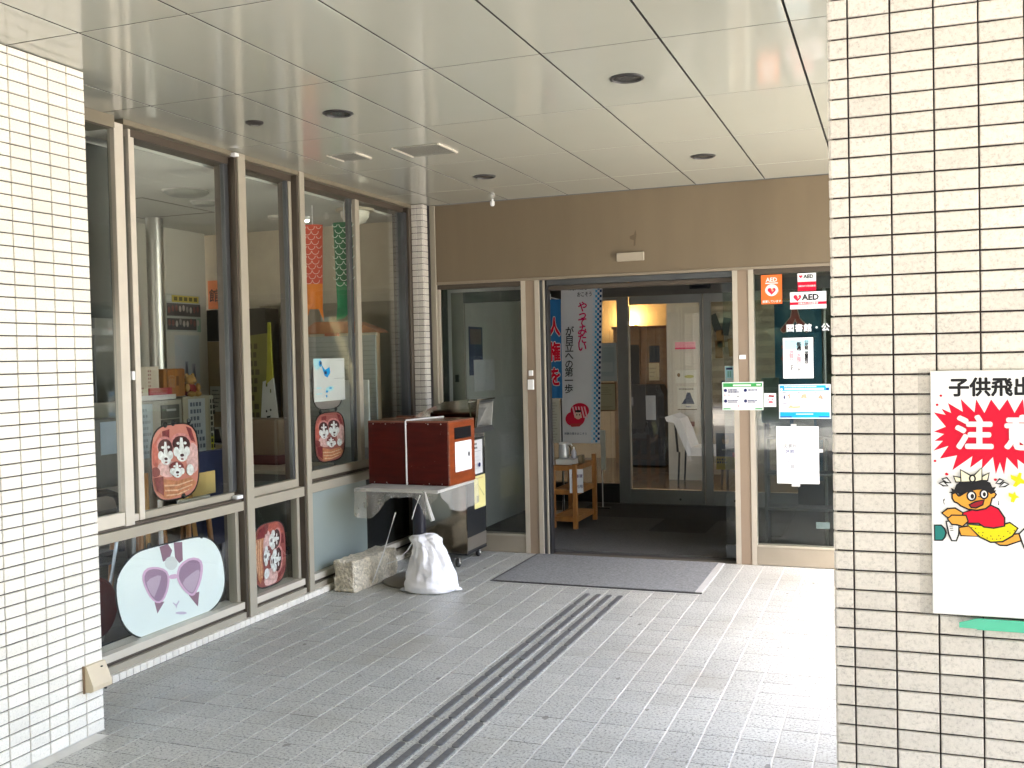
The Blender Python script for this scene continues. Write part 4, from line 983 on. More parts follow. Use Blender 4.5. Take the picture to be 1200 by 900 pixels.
for x in (-0.60, -0.50, -0.33, -0.16, -0.06):
    MB().lathe((x, -0.001, 0.425), [(0.004, 0), (0.004, -0.002)], 8, 'Y').build('nail', M((0.5, 0.48, 0.44), 0.3, 0.9), BXX, local=True)
    MB().lathe((x, -0.001, 0.012), [(0.004, 0), (0.004, -0.002)], 8, 'Y').build('nail', M((0.5, 0.48, 0.44), 0.3, 0.9), BXX, local=True)
lb('slot', M((0.01, 0.01, 0.012), 0.12), 0.0002, 0.003, 0.08, 0.34, 0.315, 0.395)
lb('hinge', M((0.12, 0.05, 0.03), 0.4), -0.62, -0.47, 0.36, 0.399, 0.4475, 0.462)
bw = WM[BXX.name]
chips, rnd2 = MB(), random.Random(4)
for k in range(26):
    e_ = k % 3
    c_ = (rnd2.uniform(-.64, -.02), -0.0006, rnd2.choice((0.004, 0.430))) if e_ == 0 else (-0.004 + rnd2.uniform(-.003, .002), -0.0006, rnd2.uniform(.01, .42)) if e_ == 1 else (rnd2.uniform(-.64, -.02), -0.0006, rnd2.uniform(.01, .43))
    s_ = rnd2.uniform(.0015, .004) * (0.5 if e_ == 2 else 1)
    chips.add([(c_[0] - s_, c_[1], c_[2]), (c_[0], c_[1], c_[2] - s_ * .6), (c_[0] + s_ * 1.4, c_[1], c_[2] + s_ * .2), (c_[0], c_[1], c_[2] + s_ * .7)], [(0, 1, 2, 3)])
chips.build('scuff', CHIP, BXX, local=True)['kind'] = 'stuff'
NB = thing('box_notice', 'white paper notice pasted on the side of the return box', 'notice', bw @ Vector((0.001, 0.2, 0.19)))
nfr = Frame(bw @ Vector((0.001, 0.085, 0.10)), bw.to_3x3() @ Vector((0, 1, 0)), (0, 0, 1))
decal(NB, nfr, [((.8, .8, .79), rect(0, .26, -0.015, .195)), ('lgrey', rect(.06, .085, .12, .132)), ('lgrey', rect(.1, .118, .12, .132)), ('lgrey', rect(.13, .155, .12, .132)), ('black', ell(.215, .095, .014, .018))], 'sheet', 0.0008)
WS = M((0.80, 0.79, 0.76), 0.7, name='white_string')
ST = thing('white_string', 'white string tied over the return box and down to the stone block', 'string', bw @ Vector((-0.335, 0, 0.447)))
mb = MB()
mb.tube([bw @ Vector(p) for p in ((-0.335, -0.006, -0.002), (-0.335, -0.006, 0.446), (-0.331, -0.003, 0.452), (-0.29, 0.20, 0.4525), (-0.25, 0.405, 0.4525))], 0.0055, 6)
mb.build('box_loop', WS, ST, smooth=True)
MB().tube([(-3.165, 6.105, 0.54), (-3.28, 6.15, 0.27), (-3.40, 6.19, 0.03)], 0.004, 6).build('tether', WS, ST, smooth=True)
MB().tube([(-2.97, 6.09, 0.665), (-3.02, 6.10, 0.56), (-3.04, 6.10, 0.50)], 0.004, 6).build('tether', WS, ST, smooth=True)
MB().tube([(-3.13, 6.34, 0.345), (-3.19, 6.32, 0.24), (-3.26, 6.30, 0.175), (-3.33, 6.28, 0.148)], 0.004, 6).build('tether', WS, ST, smooth=True)

# ---- stone block
def rough_block(name, x0, x1, y0, y1, z0, z1, rot, mat, label, cat):
    bm = bmesh.new()
    bmesh.ops.create_cube(bm, size=1)
    bmesh.ops.subdivide_edges(bm, edges=bm.edges[:], cuts=13, use_grid_fill=True)
    rn = random.Random(5)
    from mathutils import noise
    for v in bm.verts:
        p = v.co.copy()
        e = sum(1 for k in range(3) if abs(abs(p[k]) - .5) < 1e-4)
        q = Vector(((p.x) * (x1 - x0), (p.y) * (y1 - y0), (p.z + .5) * (z1 - z0)))
        d = noise.noise(q * 16) * 0.014 + noise.noise(q * 50 + Vector((9, 3, 1))) * 0.009
        nrm = p.normalized()
        q += nrm * d
        if e >= 2:
            q -= Vector((p.x * (x1 - x0), p.y * (y1 - y0), (p.z) * (z1 - z0))) * rn.uniform(0.02, 0.08)
        if p.z < -0.499:
            q.z = max(q.z, 0) * 0.2
        v.co = q
    me = bpy.data.meshes.new(name)
    bm.to_mesh(me); bm.free()
    me.materials.append(mat)
    o = put(name, me, None, Matrix.Translation(((x0 + x1) / 2, (y0 + y1) / 2, z0)) @ Matrix.Rotation(rot, 4, 'Z'))
    return tag(o, label, cat)
STONE = M((0.60, 0.54, 0.42), 0.95, var=0.38, scale=55, bump=1.0, bscale=120, name='rough_stone')
rough_block('stone_block', -3.575, -3.405, 5.99, 6.55, 0.0, 0.215, R(-4), STONE, 'rough cut pale stone block on the floor by the frosted window', 'stone')

# ---- sandbag
bm = bmesh.new()
bmesh.ops.create_uvsphere(bm, u_segments=90, v_segments=56, radius=1)
from mathutils import noise as _nz
for v in bm.verts:
    p = v.co.copy()
    h = (p.z + 1) / 2
    ang = math.atan2(p.y, p.x)
    prof = [(0, .150), (.03, .176), (.12, .182), (.30, .164), (.50, .137), (.68, .112), (.79, .096), (.87, .100), (.93, .100), (.97, .078), (1.0, .012)]
    r = prof[-1][1]
    for (h0, r0), (h1, r1) in zip(prof, prof[1:]):
        if h0 <= h <= h1:
            r = r0 + (r1 - r0) * (h - h0) / (h1 - h0)
            break
    fold = 1 + (0.06 * math.sin(ang * 5 + h * 5) + 0.03 * math.sin(ang * 11 - h * 9)) * min(1, h * 2.2) + 0.10 * _nz.noise(p * 2.2) + 0.05 * _nz.noise(p * 5)
    cre = 1 - abs(math.sin(ang * 4.5 + 3.0 * _nz.noise(p * 1.3) + h * 2))
    fold -= 0.10 * cre ** 4 * min(1, h * 1.6)
    rid = 1 - abs(_nz.noise(Vector((math.cos(ang) * 3.2, math.sin(ang) * 3.2, h * 1.6 + 7)))) * 2.4
    fold += 0.055 * max(rid, 0) ** 2 * min(1, h * 2.5) - 0.02
    fold += 0.045 * math.sin(ang * 13 + 4 * h + 2 * _nz.noise(p * 2)) * max(0, h - .45) * 2
    z = h * 0.385 + 0.02 * _nz.noise(Vector((p.x * 3, p.y * 3, 4))) * h
    off = 0.030 * h * h
    v.co = Vector((r * 1.06 * fold * math.cos(ang) + 0.02 * math.sin(h * 4) - off * 0.5, r * 0.80 * fold * math.sin(ang), max(z, 0.0)))
me = bpy.data.meshes.new('sack')
bm.to_mesh(me); bm.free()
me.polygons.foreach_set('use_smooth', [True] * len(me.polygons))
SACK = M((0.84, 0.83, 0.85), 0.75, var=0.03, scale=10, bump=0.5, bscale=24, name='white_sack_cloth')
me.materials.append(SACK)
SB = thing('sandbag', 'white cloth sandbag standing on the floor in front of the table', 'sandbag', (-2.965, 6.20, 0))
put('sack', me, SB, Matrix.Translation((-2.965, 6.20, 0)))
MB().ball((-2.800, 6.225, 0.020), 0.06, 0.028, 0.018, 12, 8, jit=0.1).build('sack_corner', SACK, SB, smooth=True)
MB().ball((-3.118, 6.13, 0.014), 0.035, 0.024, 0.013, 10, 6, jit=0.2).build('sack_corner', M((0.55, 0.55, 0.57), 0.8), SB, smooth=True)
MB().ball((-2.945, 6.195, 0.362), .050, .045, .026, 14, 10, jit=.06).build('gathered_top', SACK, SB, smooth=True)
# ---- umbrella bag dispenser
UD = thing('umbrella_bag_dispenser', 'stainless steel umbrella bag dispenser on castors behind the table', 'dispenser', (-3.27, 7.25, 0))
X0, X1, Y0, Y1 = -3.50, -3.055, 7.055, 7.455
bx('side_panel', STEEL, UD, X0, X1 - 0.012, Y0, Y0 + 0.012, 0.085, 1.02)
bx('corner_trim', STEEL, UD, X1 - 0.0115, X1 + 0.002, Y0 - 0.002, Y0 + 0.014, 0.085, 1.02)
bx('side_panel', STEEL, UD, X0, X1, Y1 - 0.012, Y1, 0.085, 1.02)
bx('front_panel', M((0.025, 0.027, 0.029), 0.3, 0.2, var=.1), UD, X1 - 0.012, X1, Y0 + 0.0145, Y1 - 0.0125, 0.085, 0.955)
bx('kick_panel', M((0.33, 0.30, 0.26), 0.3, 0.7), UD, X1 + 0.0005, X1 + 0.004, Y0 + 0.0145, Y1 - 0.0125, 0.10, 0.20)
bx('back_panel', STEEL_D, UD, X0, X0 + 0.01, Y0 + 0.0125, Y1 - 0.0125, 0.085, 1.02)
bx('bottom', BLACK, UD, X0, X1, Y0, Y1, 0.070, 0.0845)
bx('display', M((0.03, 0.03, 0.03), 0.15), UD, X1 + 0.0005, X1 + 0.006, Y0 + 0.05, Y1 - 0.05, 0.955, 1.02)
# hood : wedge, tall at the front with a mirrored mouth
hood = MB().prism([(X0, 1.03), (X0, 1.13), (-3.22, 1.245), (-3.02, 1.262), (-2.985, 1.03)], 'Y', Y0 - 0.006, Y0 + 0.006).build('hood', STEEL, UD)
MB().prism([(X0, 1.03), (X0, 1.13), (-3.22, 1.245), (-3.02, 1.262), (-2.985, 1.03)], 'Y', Y1 - 0.03, Y1 - 0.018).build('hood', STEEL, UD)
MB().prism([(X0, 1.115), (X0, 1.13), (-3.22, 1.245), (-3.02, 1.262), (-2.945, 1.262), (-2.945, 1.252), (-3.02, 1.25), (-3.22, 1.233)], 'Y', Y0 + 0.0065, Y1 - 0.0305).build('hood_top', STEEL, UD)
MB().prism([(-3.10, 1.03), (-3.10, 1.045), (-2.972, 1.045), (-2.96, 1.005), (-2.99, 1.0), (-3.0, 1.03)], 'Y', Y0 - 0.004, Y1 - 0.02).build('mouth_lip', STEEL_D, UD)
MOUTH_PALE = M((0.55, 0.54, 0.50), 0.3, 0.3, var=0.25, scale=14, name='painted_mirror_reflection')  # bright reflections of the mirrored mouth put in as pale colour
MB().prism([(-3.10, 1.05), (-3.105, 1.05), (-3.16, 1.235), (-3.15, 1.235)], 'Y', Y0 + 0.03, Y1 - 0.05).build('mouth_back', MOUTH_PALE, UD)
MB().prism([(-3.10, 1.046), (-3.15, 1.235), (-2.955, 1.25), (-2.975, 1.046)], 'Y', Y1 - 0.045, Y1 - 0.0355).build('mouth_side', MOUTH_PALE, UD)
MB().prism([(-3.02, 1.046), (-3.03, 1.235), (-2.945, 1.251), (-2.972, 1.046)], 'Y', Y0 + 0.0065, Y0 + 0.05).build('mouth_edge', STEEL, UD)
MB().prism([(-2.952, 1.235), (-2.945, 1.251), (-2.975, 1.249), (-2.98, 1.22)], 'Y', Y0 + 0.051, Y1 - 0.046).build('mouth_top', STEEL_D, UD)
MB().obox((-3.045, 7.25, 1.10), (1, 0, 0), (0, 0.83, 0.55), (0, -0.55, 0.83), 0.05, 0.15, 0.003).build('deflector', MOUTH_PALE, UD)
for (cx, cy) in ((-3.09, 6.965), (-3.105, 7.40), (-3.44, 7.10), (-3.44, 7.40)):
    cz = MB().lathe((cx, cy, 0.033), [(0.031, -0.012), (0.033, -0.008), (0.033, 0.008), (0.031, 0.012)], 18, 'X').build('castor', RUBBER, UD, smooth=True)
    MB().box(cx - 0.019, cx - 0.0135, cy - 0.016, cy + 0.016, 0.024, 0.069, 0, 0.002).box(cx + 0.0135, cx + 0.021, cy - 0.016, cy + 0.016, 0.024, 0.069, 0, 0.002).build('fork', M((0.75, 0.74, 0.72), 0.15, 1.0), cz)
    MB().lathe((cx + 0.0215, cy, 0.033), [(0.014, 0), (0.012, 0.004)], 12, 'X').build('cap', M((0.75, 0.74, 0.72), 0.15, 1.0), cz)
def sheet(nm, label, cat, fr, w, h, layers, col=(.66, .66, .655), group=None, th=0.0008):
    t = thing(nm, label, cat, fr.p(w / 2, h / 2, 0.001), group=group)
    vs = [fr.p(a_, b_, c_) for c_ in (0.0002, th) for b_ in (0, h) for a_ in (0, w)]
    MB().add(vs, [(0, 2, 3, 1), (4, 5, 7, 6), (0, 1, 5, 4), (2, 6, 7, 3), (0, 4, 6, 2), (1, 3, 7, 5)]).build('paper', M(col, 0.7, var=0.015) if not hasattr(col, 'name') else col, t)
    if layers:
        decal(t, fr, layers, 'print', th + 0.0003)
    return t
f_ = side_frame(X1 + 0.001, 7.20, 0.67)
t = sheet('instruction_notice', 'white instruction notice on the front of the umbrella bag dispenser', 'notice', f_, .20, .265,
      dashes(.02, .17, .19, .25, 2, .016, 'black', .6, 3) + [('grey', rect(.03, .16, .175, .178))] + dashes(.03, .17, .03, .15, 4, .010, 'lgrey', .7, 4) + [('navy', ell(.11, .07, .022, .018))])
f_ = side_frame(X1 + 0.0045, 7.215, 0.40)
t = sheet('yellow_notice', 'yellow instruction notice on the front of the umbrella bag dispenser', 'notice', f_, .225, .255,
      dashes(.03, .2, .225, .245, 1, .008, 'tan', .8, 5) + [((.55, .50, .22), [(.05, .19), (.06, .195), (.19, .09), (.18, .085)]), ((.55, .50, .22), [(.03, .10), (.035, .105), (.10, .15), (.09, .15)]), ((.40, .38, .2), rect(.03, .08, .05, .10))], (0.80, 0.72, 0.30))

# ---- sunshades hung inside the windows
BLKW = M((0.012, 0.012, 0.012), 0.7, name='black_piping')
def shade(label, poly, x, layers, face=(.80, .80, .80), tabs=(), cat='sunshade'):
    cy = sum(p[0] for p in poly) / len(poly); cz = sum(p[1] for p in poly) / len(poly)
    t = thing('sunshade', label, cat, (x, cy, cz), group='sunshades hung inside the left windows')
    fr_ = Frame((x, 0, 0), (0, 1, 0), (0, 0, 1))
    MB().prism([(a_, b_) for a_, b_ in poly], 'X', x - 0.003, x).build('panel', M(face, 0.6, var=0.02) if isinstance(face, tuple) else face, t)
    ring = [(x + 0.0005, a_, b_) for a_, b_ in poly]
    MB().tube(ring + ring[:2], 0.0045, 6).build('piping', BLKW, t, smooth=True)
    decal(t, fr_, layers)
    for (a_, b_) in tabs:
        MB().lathe((x + 0.001, a_, b_), [(0.016, 0.0), (0.016, 0.004), (0.008, 0.008), (0.006, 0.012)], 14, 'X').build('suction_cup', BLKW, t, smooth=True)
    return t
sh = smooth_poly(SHADE_OUT)
shade('large oval white sunshade printed with pink sunglasses', sh, -3.745, [(c_, smooth_poly(q_, 1) if c_ in ('pinkf', 'lens', 'lens2') else q_) for c_, q_ in SG_PRINT], (.90, .94, .94), [(4.36, .607), (4.80, .585)])
def unit_map(u0, u1, v0, v1, rot=False):
    def f(p):
        a_, b_ = (p if not rot else (p[1], 1 - p[0]))
        return (u0 + (u1 - u0) * a_, v0 + (v1 - v0) * b_)
    return f
def clip_in(poly, shape):
    """keep print inside the rounded outline: pull outer points toward the centre"""
    cx = sum(p[0] for p in shape) / len(shape); cy = sum(p[1] for p in shape) / len(shape)
    hw = max(p[0] for p in shape) - cx; hh = max(p[1] for p in shape) - cy
    out = []
    for x, y in poly:
        dx, dy = (x - cx) / hw, (y - cy) / hh
        d = (abs(dx) ** 3.2 + abs(dy) ** 3.2) ** (1 / 3.2)
        k = min(1, 0.96 / max(d, 1e-6))
        out.append((cx + dx * k * hw, cy + dy * k * hh))
    return out
def superell(u0, u1, v0, v1, n=40, e=3.4):
    out = []
    for i in range(n):
        a_ = 2 * math.pi * i / n
        c_, s_ = math.cos(a_), math.sin(a_)
        out.append(((u0 + u1) / 2 + (u1 - u0) / 2 * math.copysign(abs(c_) ** (2 / e), c_), (v0 + v1) / 2 + (v1 - v0) / 2 * math.copysign(abs(s_) ** (2 / e), s_)))
    return out
def pup_shade(label, u0, u1, v0, v1, x, tone=None, rot=False, tabs=(), lean=0.0):
    outl = superell(u0, u1, v0, v1)
    f = unit_map(u0, u1, v0, v1, rot)
    lay = [(c_, clip_in([f(p) for p in poly], outl)) for c_, poly in PUP]
    def ln(p):
        return (p[0] + lean * (p[1] - (v0 + v1) / 2), p[1])
    outl = [ln(p) for p in outl]
    lay = [(c_, [ln(p) for p in poly]) for c_, poly in lay]
    shade(label, outl, x, lay, tone or (.55, .17, .12), tabs)
pup_shade('upright puppy photo sunshade in the upper sash nearest the left pillar', 4.40, 4.80, 0.825, 1.245, -3.748, (.58, .20, .15), False, [(4.52, 1.245), (4.585, 1.25), (4.72, 1.252), (4.655, 0.835)])
pup_shade('sideways sunshade with a photo of puppies, low behind the narrow middle window', 5.29, 5.66, 0.145, 0.555, -3.745, (.32, .07, .06), True, [(5.285, .36), (5.68, .35)])
pup_shade('upright sunshade with a photo of puppies, under the paper notice', 6.04, 6.45, 0.865, 1.215, -3.742, (.32, .09, .075), False, [(6.12, 1.222), (6.33, 1.232)])
outl = superell(6.03, 6.44, 1.235, 1.60)
shade('plain grey mesh sunshade half hidden behind the blue and white paper notice', outl, -3.744, [], (.20, .17, .16), [])
f_ = Frame((-3.736, 6.04, 1.295), (0, 1, 0.0), (0, 0.0, 1))
t = sheet('paper_notice', 'white paper notice with blue ink stuck over the grey sunshade', 'notice', f_, .42, .30,
          [('lblue', [(0, .26), (0, .30), (.10, .30), (.08, .23), (.03, .22)]), ('blue', ell(.09, .265, .022, .022)), ('navy', ell(.095, .268, .012, .012)), ('blue', [(.10, .26), (.15, .22), (.21, .24), (.22, .20), (.18, .165), (.14, .18), (.12, .22)]), ('navy', rect(.14, .17, .19, .21)),
           ('grey', rect(.27, .42, .155, .158)), ('grey', rect(.3, .42, .283, .285)), ('lblue', [(.16, .06), (.25, .075), (.26, .10), (.2, .105), (.15, .09)]), ('blue', rect(.15, .18, .06, .075)), ('blue', rect(.2, .23, .085, .095)), ('blue', ell(.16, .035, .01, .01)), ('lblue', rect(.02, .1, .05, .058)), ('lblue', rect(.03, .09, .09, .1))])

# ---- things stuck on the entrance wall
YG = YW + 0.0172     # outside face of the door glass
def gsheet(nm, label, cat, x0, x1, z0, z1, layers, col=(.80, .80, .79), y=None, th=0.0008):
    fr_ = wall_frame(x0, YG if y is None else y, z0)
    return sheet(nm, label, cat, fr_, x1 - x0, z1 - z0, layers, col, th=th), fr_
t, fr = gsheet('orange_sign', 'orange AED sign with a heart in a white circle on the glass', 'sign', -.897, -.748, 1.924, 2.137,
    [('white', rect(.03, .12, .148, .156)), ('white', ell(.075, .098, .047, .047, 26)), ('orange', ell(.075, .090, .044, .040, 26)), ('white', ell(.075, .098, .043, .041, 26)), ('heart', heart(.075, .096, .031)), ((.80, .5, .3), [(.078, .115), (.09, .118), (.082, .105), (.092, .10), (.074, .085), (.08, .098), (.07, .1)])], C['orange'])
text(t, 'AED', fr, .075, .163, .042, 'white', .03, 'CENTER', h=0.002)
text(t, '設置しています', fr, .075, .012, .019, 'white', .03, 'CENTER', h=0.002)
t, fr = gsheet('small_sign', 'small white and red AED sign above the larger white one', 'sign', -.638, -.510, 2.010, 2.137,
    [('red', rect(0, .128, 0, .062)), ('heart', heart(.022, .104, .014)), ('lgrey', rect(.01, .12, .074, .078)), ('red', rect(0, .128, .062, .066))])
text(t, 'AED', fr, .042, .091, .036, 'black', .04, h=0.002)
text(t, '自動体外式除細動器', fr, .064, .030, .0135, 'white', .02, 'CENTER', h=0.002)
t, fr = gsheet('white_sign', 'large white AED sign with a red heart and red stripe', 'sign', -.693, -.441, 1.880, 2.003,
    [('red', rect(0, .252, .030, .050)), ('heart', heart(.052, .082, .030)), ((.80, .7, .6), [(.056, .10), (.066, .102), (.058, .089), (.066, .086), (.052, .072), (.057, .084), (.05, .086)])], th=0.002)
text(t, 'AED', fr, .085, .064, .058, 'black', .04, h=0.0032, sx=1.05)
text(t, '自動体外式除細動器', fr, .126, .0345, .0155, 'white', .02, 'CENTER', h=0.0032)
text(t, '設置場所', fr, .126, .009, .013, (.05, .12, .4), .0, 'CENTER', h=0.0032)
t = thing('window_lettering', 'white lettering for library and community hall on the right glass', 'lettering', (-.55, YG, 1.735))
text(t, '図書館・公民館', wall_frame(-.724, YG, 1.722), 0, 0, .058, 'white', .03, space=1.12)
t, fr = gsheet('closing_day_notice', 'pale blue and white closing day notice with vertical writing on the right glass', 'notice', -.748, -.536, 1.378, 1.673,
    [('lblue', [(0.01, .20), (0.01, .285), (.20, .285), (.20, .25), (.12, .22)]), ((.70, .82, .84), rect(.006, .206, .19, .21)), ((.45, .72, .48), ell(.172, .055, .022, .03)), ('white', ell(.168, .06, .012, .016)), ('grey', rect(.02, .03, .268, .273)), ('grey', rect(.055, .08, .268, .273))])
text(t, '公民館', fr, .165, .252, .028, 'black', .03, vertical=True, space=.78, h=0.0022)
text(t, '図書館は', fr, .165, .172, .028, 'black', .03, vertical=True, space=.78, h=0.0022)
text(t, '毎週', fr, .112, .235, .034, 'black', .04, vertical=True, space=.9, h=0.0022)
text(t, '水曜日', fr, .112, .155, .033, 'pink', .02, vertical=True, space=.85, h=0.0022)
text(t, 'が', fr, .112, .055, .024, 'black', .02, vertical=True, h=0.0022)
text(t, '休館日', fr, .060, .180, .033, 'pink', .02, vertical=True, space=.85, h=0.0022)
text(t, 'です。', fr, .060, .080, .024, 'black', .02, vertical=True, space=.75, h=0.0022)
# blue infographic
W_, H_ = .362, .249
L_ = [('lblue', rect(.004, W_ - .004, .004, H_ - .004)), ('blue', rect(.008, W_ - .008, .204, H_ - .008)), ((.55, .80, .86), rect(.04, W_ - .045, .209, .222)), ('white', ell(.02, .214, .009, .009)), ('white', rect(.33, .352, .226, .240)), ('navy', rect(.332, .35, .208, .220)),
      ('blue', rect(.008, W_ - .008, .008, .047)), ('navy', rect(.008, .09, .008, .016)), ('navy', rect(.28, W_ - .008, .008, .016)), ((.6, .84, .95), rect(.12, .24, .03, .036))]
for a0, a1, b0, b1 in ((.008, .118, .126, .200), (.124, .238, .126, .200), (.244, .354, .126, .200), (.008, .182, .050, .121), (.188, .354, .050, .121)):
    L_.append(('white', rect(a0, a1, b0, b1)))
for a_, b_ in ((.015, .184), (.13, .186), (.25, .185), (.02, .104)):
    L_.append(('navy', [(a_, b_), (a_ + .045, b_ + .009), (a_ + .045, b_ + .012), (a_, b_ + .004)]))
L_ += [('navy', [(.035, .165), (.042, .172), (.045, .15), (.04, .14), (.034, .15)]), ((.62, .30, .18), ell(.063, .157, .016, .018)), ('white', ell(.06, .156, .012, .014)), ((.3, .15, .1), rect(.07, .08, .17, .177)), ((.70, .38, .24), [(.155, .145), (.165, .175), (.19, .18), (.20, .145), (.175, .152)]), ((.15, .1, .1), [(.275, .148), (.29, .172), (.305, .160), (.31, .142)]), ((.7, .35, .2), ell(.292, .155, .010, .008)),
       ((.72, .42, .25), [(.065, .08), (.085, .098), (.10, .088), (.15, .092), (.155, .08), (.10, .074)])]
for k in range(5):
    L_.append(((.4, .45, .5), rect(.205 + .03 * k, .209 + .03 * k, .062, .10 - .008 * (k % 2))))
L_ += dashes(.04, .31, .226, .240, 1, .008, (.75, .88, .95), 1.0, 8) + dashes(.2, .34, .106, .116, 1, .005, 'grey', .9, 9) + dashes(.02, .11, .129, .135, 1, .004, 'grey', .7, 10) + dashes(.14, .22, .129, .135, 1, .004, 'grey', .7, 11) + dashes(.05, .16, .053, .06, 1, .005, 'grey', .6, 12)
t, fr = gsheet('infection_poster', 'blue and white panel poster of hygiene drawings on the right glass', 'poster', -.782, -.420, 1.085, 1.334, L_)
# green infographic, across the post
W_, H_ = .298, .208
L_ = [((.55, .75, .58), rect(.003, W_ - .003, .003, H_ - .003)), ('white', rect(.008, W_ - .008, .016, H_ - .036)), ('green', rect(.008, W_ - .008, H_ - .036, H_ - .008)), ((.75, .85, .7), rect(.08, .21, H_ - .030, H_ - .018)), ((.75, .85, .7), rect(.25, .28, H_ - .026, H_ - .016)), ((.5, .58, .62), rect(.144, .148, .018, H_ - .04)), ((.6, .66, .7), rect(.012, W_ - .012, .088, .090)), ('green', rect(.008, .06, .008, .015)), ('green', rect(.24, W_ - .008, .008, .015))]
for a_, b_ in ((.024, .147), (.170, .147), (.024, .068), (.170, .068)):
    L_.append(('navy', ell(a_, b_, .012, .012)))
L_ += dashes(.045, .135, .128, .158, 2, .009, 'navy', .95, 21) + dashes(.190, .26, .140, .158, 1, .009, 'navy', .9, 22) + dashes(.045, .13, .055, .078, 2, .007, 'navy', .7, 23) + dashes(.190, .27, .055, .078, 2, .008, 'navy', .8, 24)
L_ += [('red', rect(.02, .024, .105, .118)), ('red', rect(.05, .054, .107, .118)), ((.3, .3, .3), rect(.11, .125, .098, .108)), ('red', rect(.12, .125, .025, .04)), ((.5, .4, .3), rect(.22, .23, .03, .036))]
t, fr = gsheet('green_poster', 'green and white four panel notice stuck across the right door post', 'poster', -1.189, -.891, 1.148, 1.356, L_, y=YW - 0.0008)
t, fr = gsheet('small_notice', 'small white notice with red printing beside the green one', 'notice', -.888, -.802, 1.171, 1.271,
    [('dred', [(.03, .074), (.07, .07), (.075, .084), (.035, .088)]), ('pink', rect(.03, .05, .055, .062)), ('red', [(.03, .03), (.065, .03), (.06, .042), (.035, .042)]), ('pink', ell(.06, .055, .008, .008)), ('pink', ell(.03, .05, .006, .006))])
t, fr = gsheet('closure_notice', 'large white closure notice taped to the right glass', 'notice', -.803, -.506, .610, 1.028,
    [('grey', rect(.08, .115, .388, .396)), ('grey', [(.22, .392), (.255, .396), (.255, .376)]), ('grey', rect(.095, .125, .112, .138)), ((.42, .42, .44), rect(.228, .258, .112, .138)), ((.35, .36, .45), [(.245, .05), (.275, .05), (.272, .03), (.248, .03)]), ('grey', [(.25, .058), (.262, .066), (.274, .058)])]
    + dashes(.055, .22, .305, .33, 1, .010, (.45, .45, .45), .95, 31) + dashes(.08, .22, .205, .215, 1, .006, (.42, .42, .42), .9, 32) + dashes(.07, .22, .155, .182, 2, .008, (.25, .25, .27), .7, 33) + dashes(.11, .22, .035, .045, 1, .005, (.42, .42, .43), .8, 34))
text(t, 'お知らせ', fr, .05, .348, .020, (.42, .42, .42), 0, h=0.0022, space=1.2)
text(t, '図書館は', fr, .045, .262, .034, (.12, .12, .13), .0, h=0.0022)
text(t, '休館', fr, .060, .222, .034, (.12, .14, .25), .01, h=0.0022)
text(t, 'いたします', fr, .135, .226, .022, (.42, .42, .42), .0, h=0.0022, space=1.05)
for x0, x1, z0, z1 in ((-.70, -.66, 1.026, 1.045), (-.70, -.64, .588, .612), (-.508, -.478, .84, .865)):
    MB().box(x0, x1, YG - 0.0016, YG - 0.0010, z0, z1).build('tape', M((0.45, 0.45, 0.43), 0.5), t)
t, fr = gsheet('door_sticker', 'small pale blue sticker on the glass edge above the green notice', 'sticker', -1.186, -1.118, 1.362, 1.475, [('lblue', rect(.004, .064, .004, .109)), ('navy', rect(.01, .058, .085, .1)), ((.2, .45, .4), rect(.02, .03, .03, .075)), ((.2, .45, .4), rect(.036, .046, .03, .075)), ('white', rect(.012, .056, .01, .02))], y=7.705)
bx('backing', film_mat('clear_card', (.6, .65, .65), .5), t, -1.1865, -1.1175, 7.7065, 7.7075, 1.14, 1.476)

# ================================================================== VESTIBULE
t = thing('sliding_door', 'glass sliding door leaf slid open behind the right fixed light', 'sliding door', (-0.8, 7.72, 0))
bx('pane', GLASS_D, t, -1.195, -0.35, 7.719, 7.725, 0.12, 2.03)
bx('rail', STEEL_D, t, -1.195, -0.35, 7.705, 7.74, 2.0305, 2.12)
bx('rail', STEEL_D, t, -1.195, -0.35, 7.705, 7.74, 0.02, 0.1195)
bx('stile', STEEL_D, t, -0.3495, -0.28, 7.705, 7.74, 0.02, 2.12)

def cloth(name, fr, w, h, mat, parent, amp=0.012, nx=22, ny=14, taper=0.0):
    vs = []
    for j in range(ny + 1):
        for i in range(nx + 1):
            a_ = i / nx
            vs.append(fr.p((a_ - .5) * w * (1 + taper * (1 - j / ny)) + w / 2, h * j / ny, amp * math.sin(a_ * 7 + 0.8 * math.sin(j * .5)) * (0.4 + 0.6 * (1 - j / ny))))
    fs = [(j * (nx + 1) + i, j * (nx + 1) + i + 1, (j + 1) * (nx + 1) + i + 1, (j + 1) * (nx + 1) + i) for j in range(ny) for i in range(nx)]
    return MB().add(vs, fs).build(name, mat, parent, smooth=True)

# white campaign banner on a pole
BN = thing('banner', 'tall white banner with pink and black vertical writing inside the doorway', 'banner', (-2.88, 9.5, 0.7))
CLOTHW = M((0.66, 0.66, 0.68), 0.85, var=0.03, scale=6, bump=0.15, bscale=200, name='white_banner_cloth')
fr = Frame((-3.08, 9.48, 0.72), (1, 0.0, 0), (0.035, 0, 1))
cloth('cloth', fr, .41, 1.60, CLOTHW, BN, 0.004)
lay = []
for r_ in range(64):
    for c_ in range(4):
        if (r_ + c_) % 2 == 0:
            lay.append((((.50, .66, .78), (.10, .40, .62), (.02, .18, .40), (.01, .04, .12))[c_], rect(.318 + .022 * c_, .340 + .022 * c_, .01 + .0247 * r_, .01 + .0247 * (r_ + 1))))
decal(BN, fr, lay, 'checked_border', 0.006, 0.0)
fb = Frame(fr.p(0, 0, 0.0065), fr.u, fr.v)
text(BN, '体験の風を', fb, .065, 1.50, .052, 'black', .015, sx=.75)
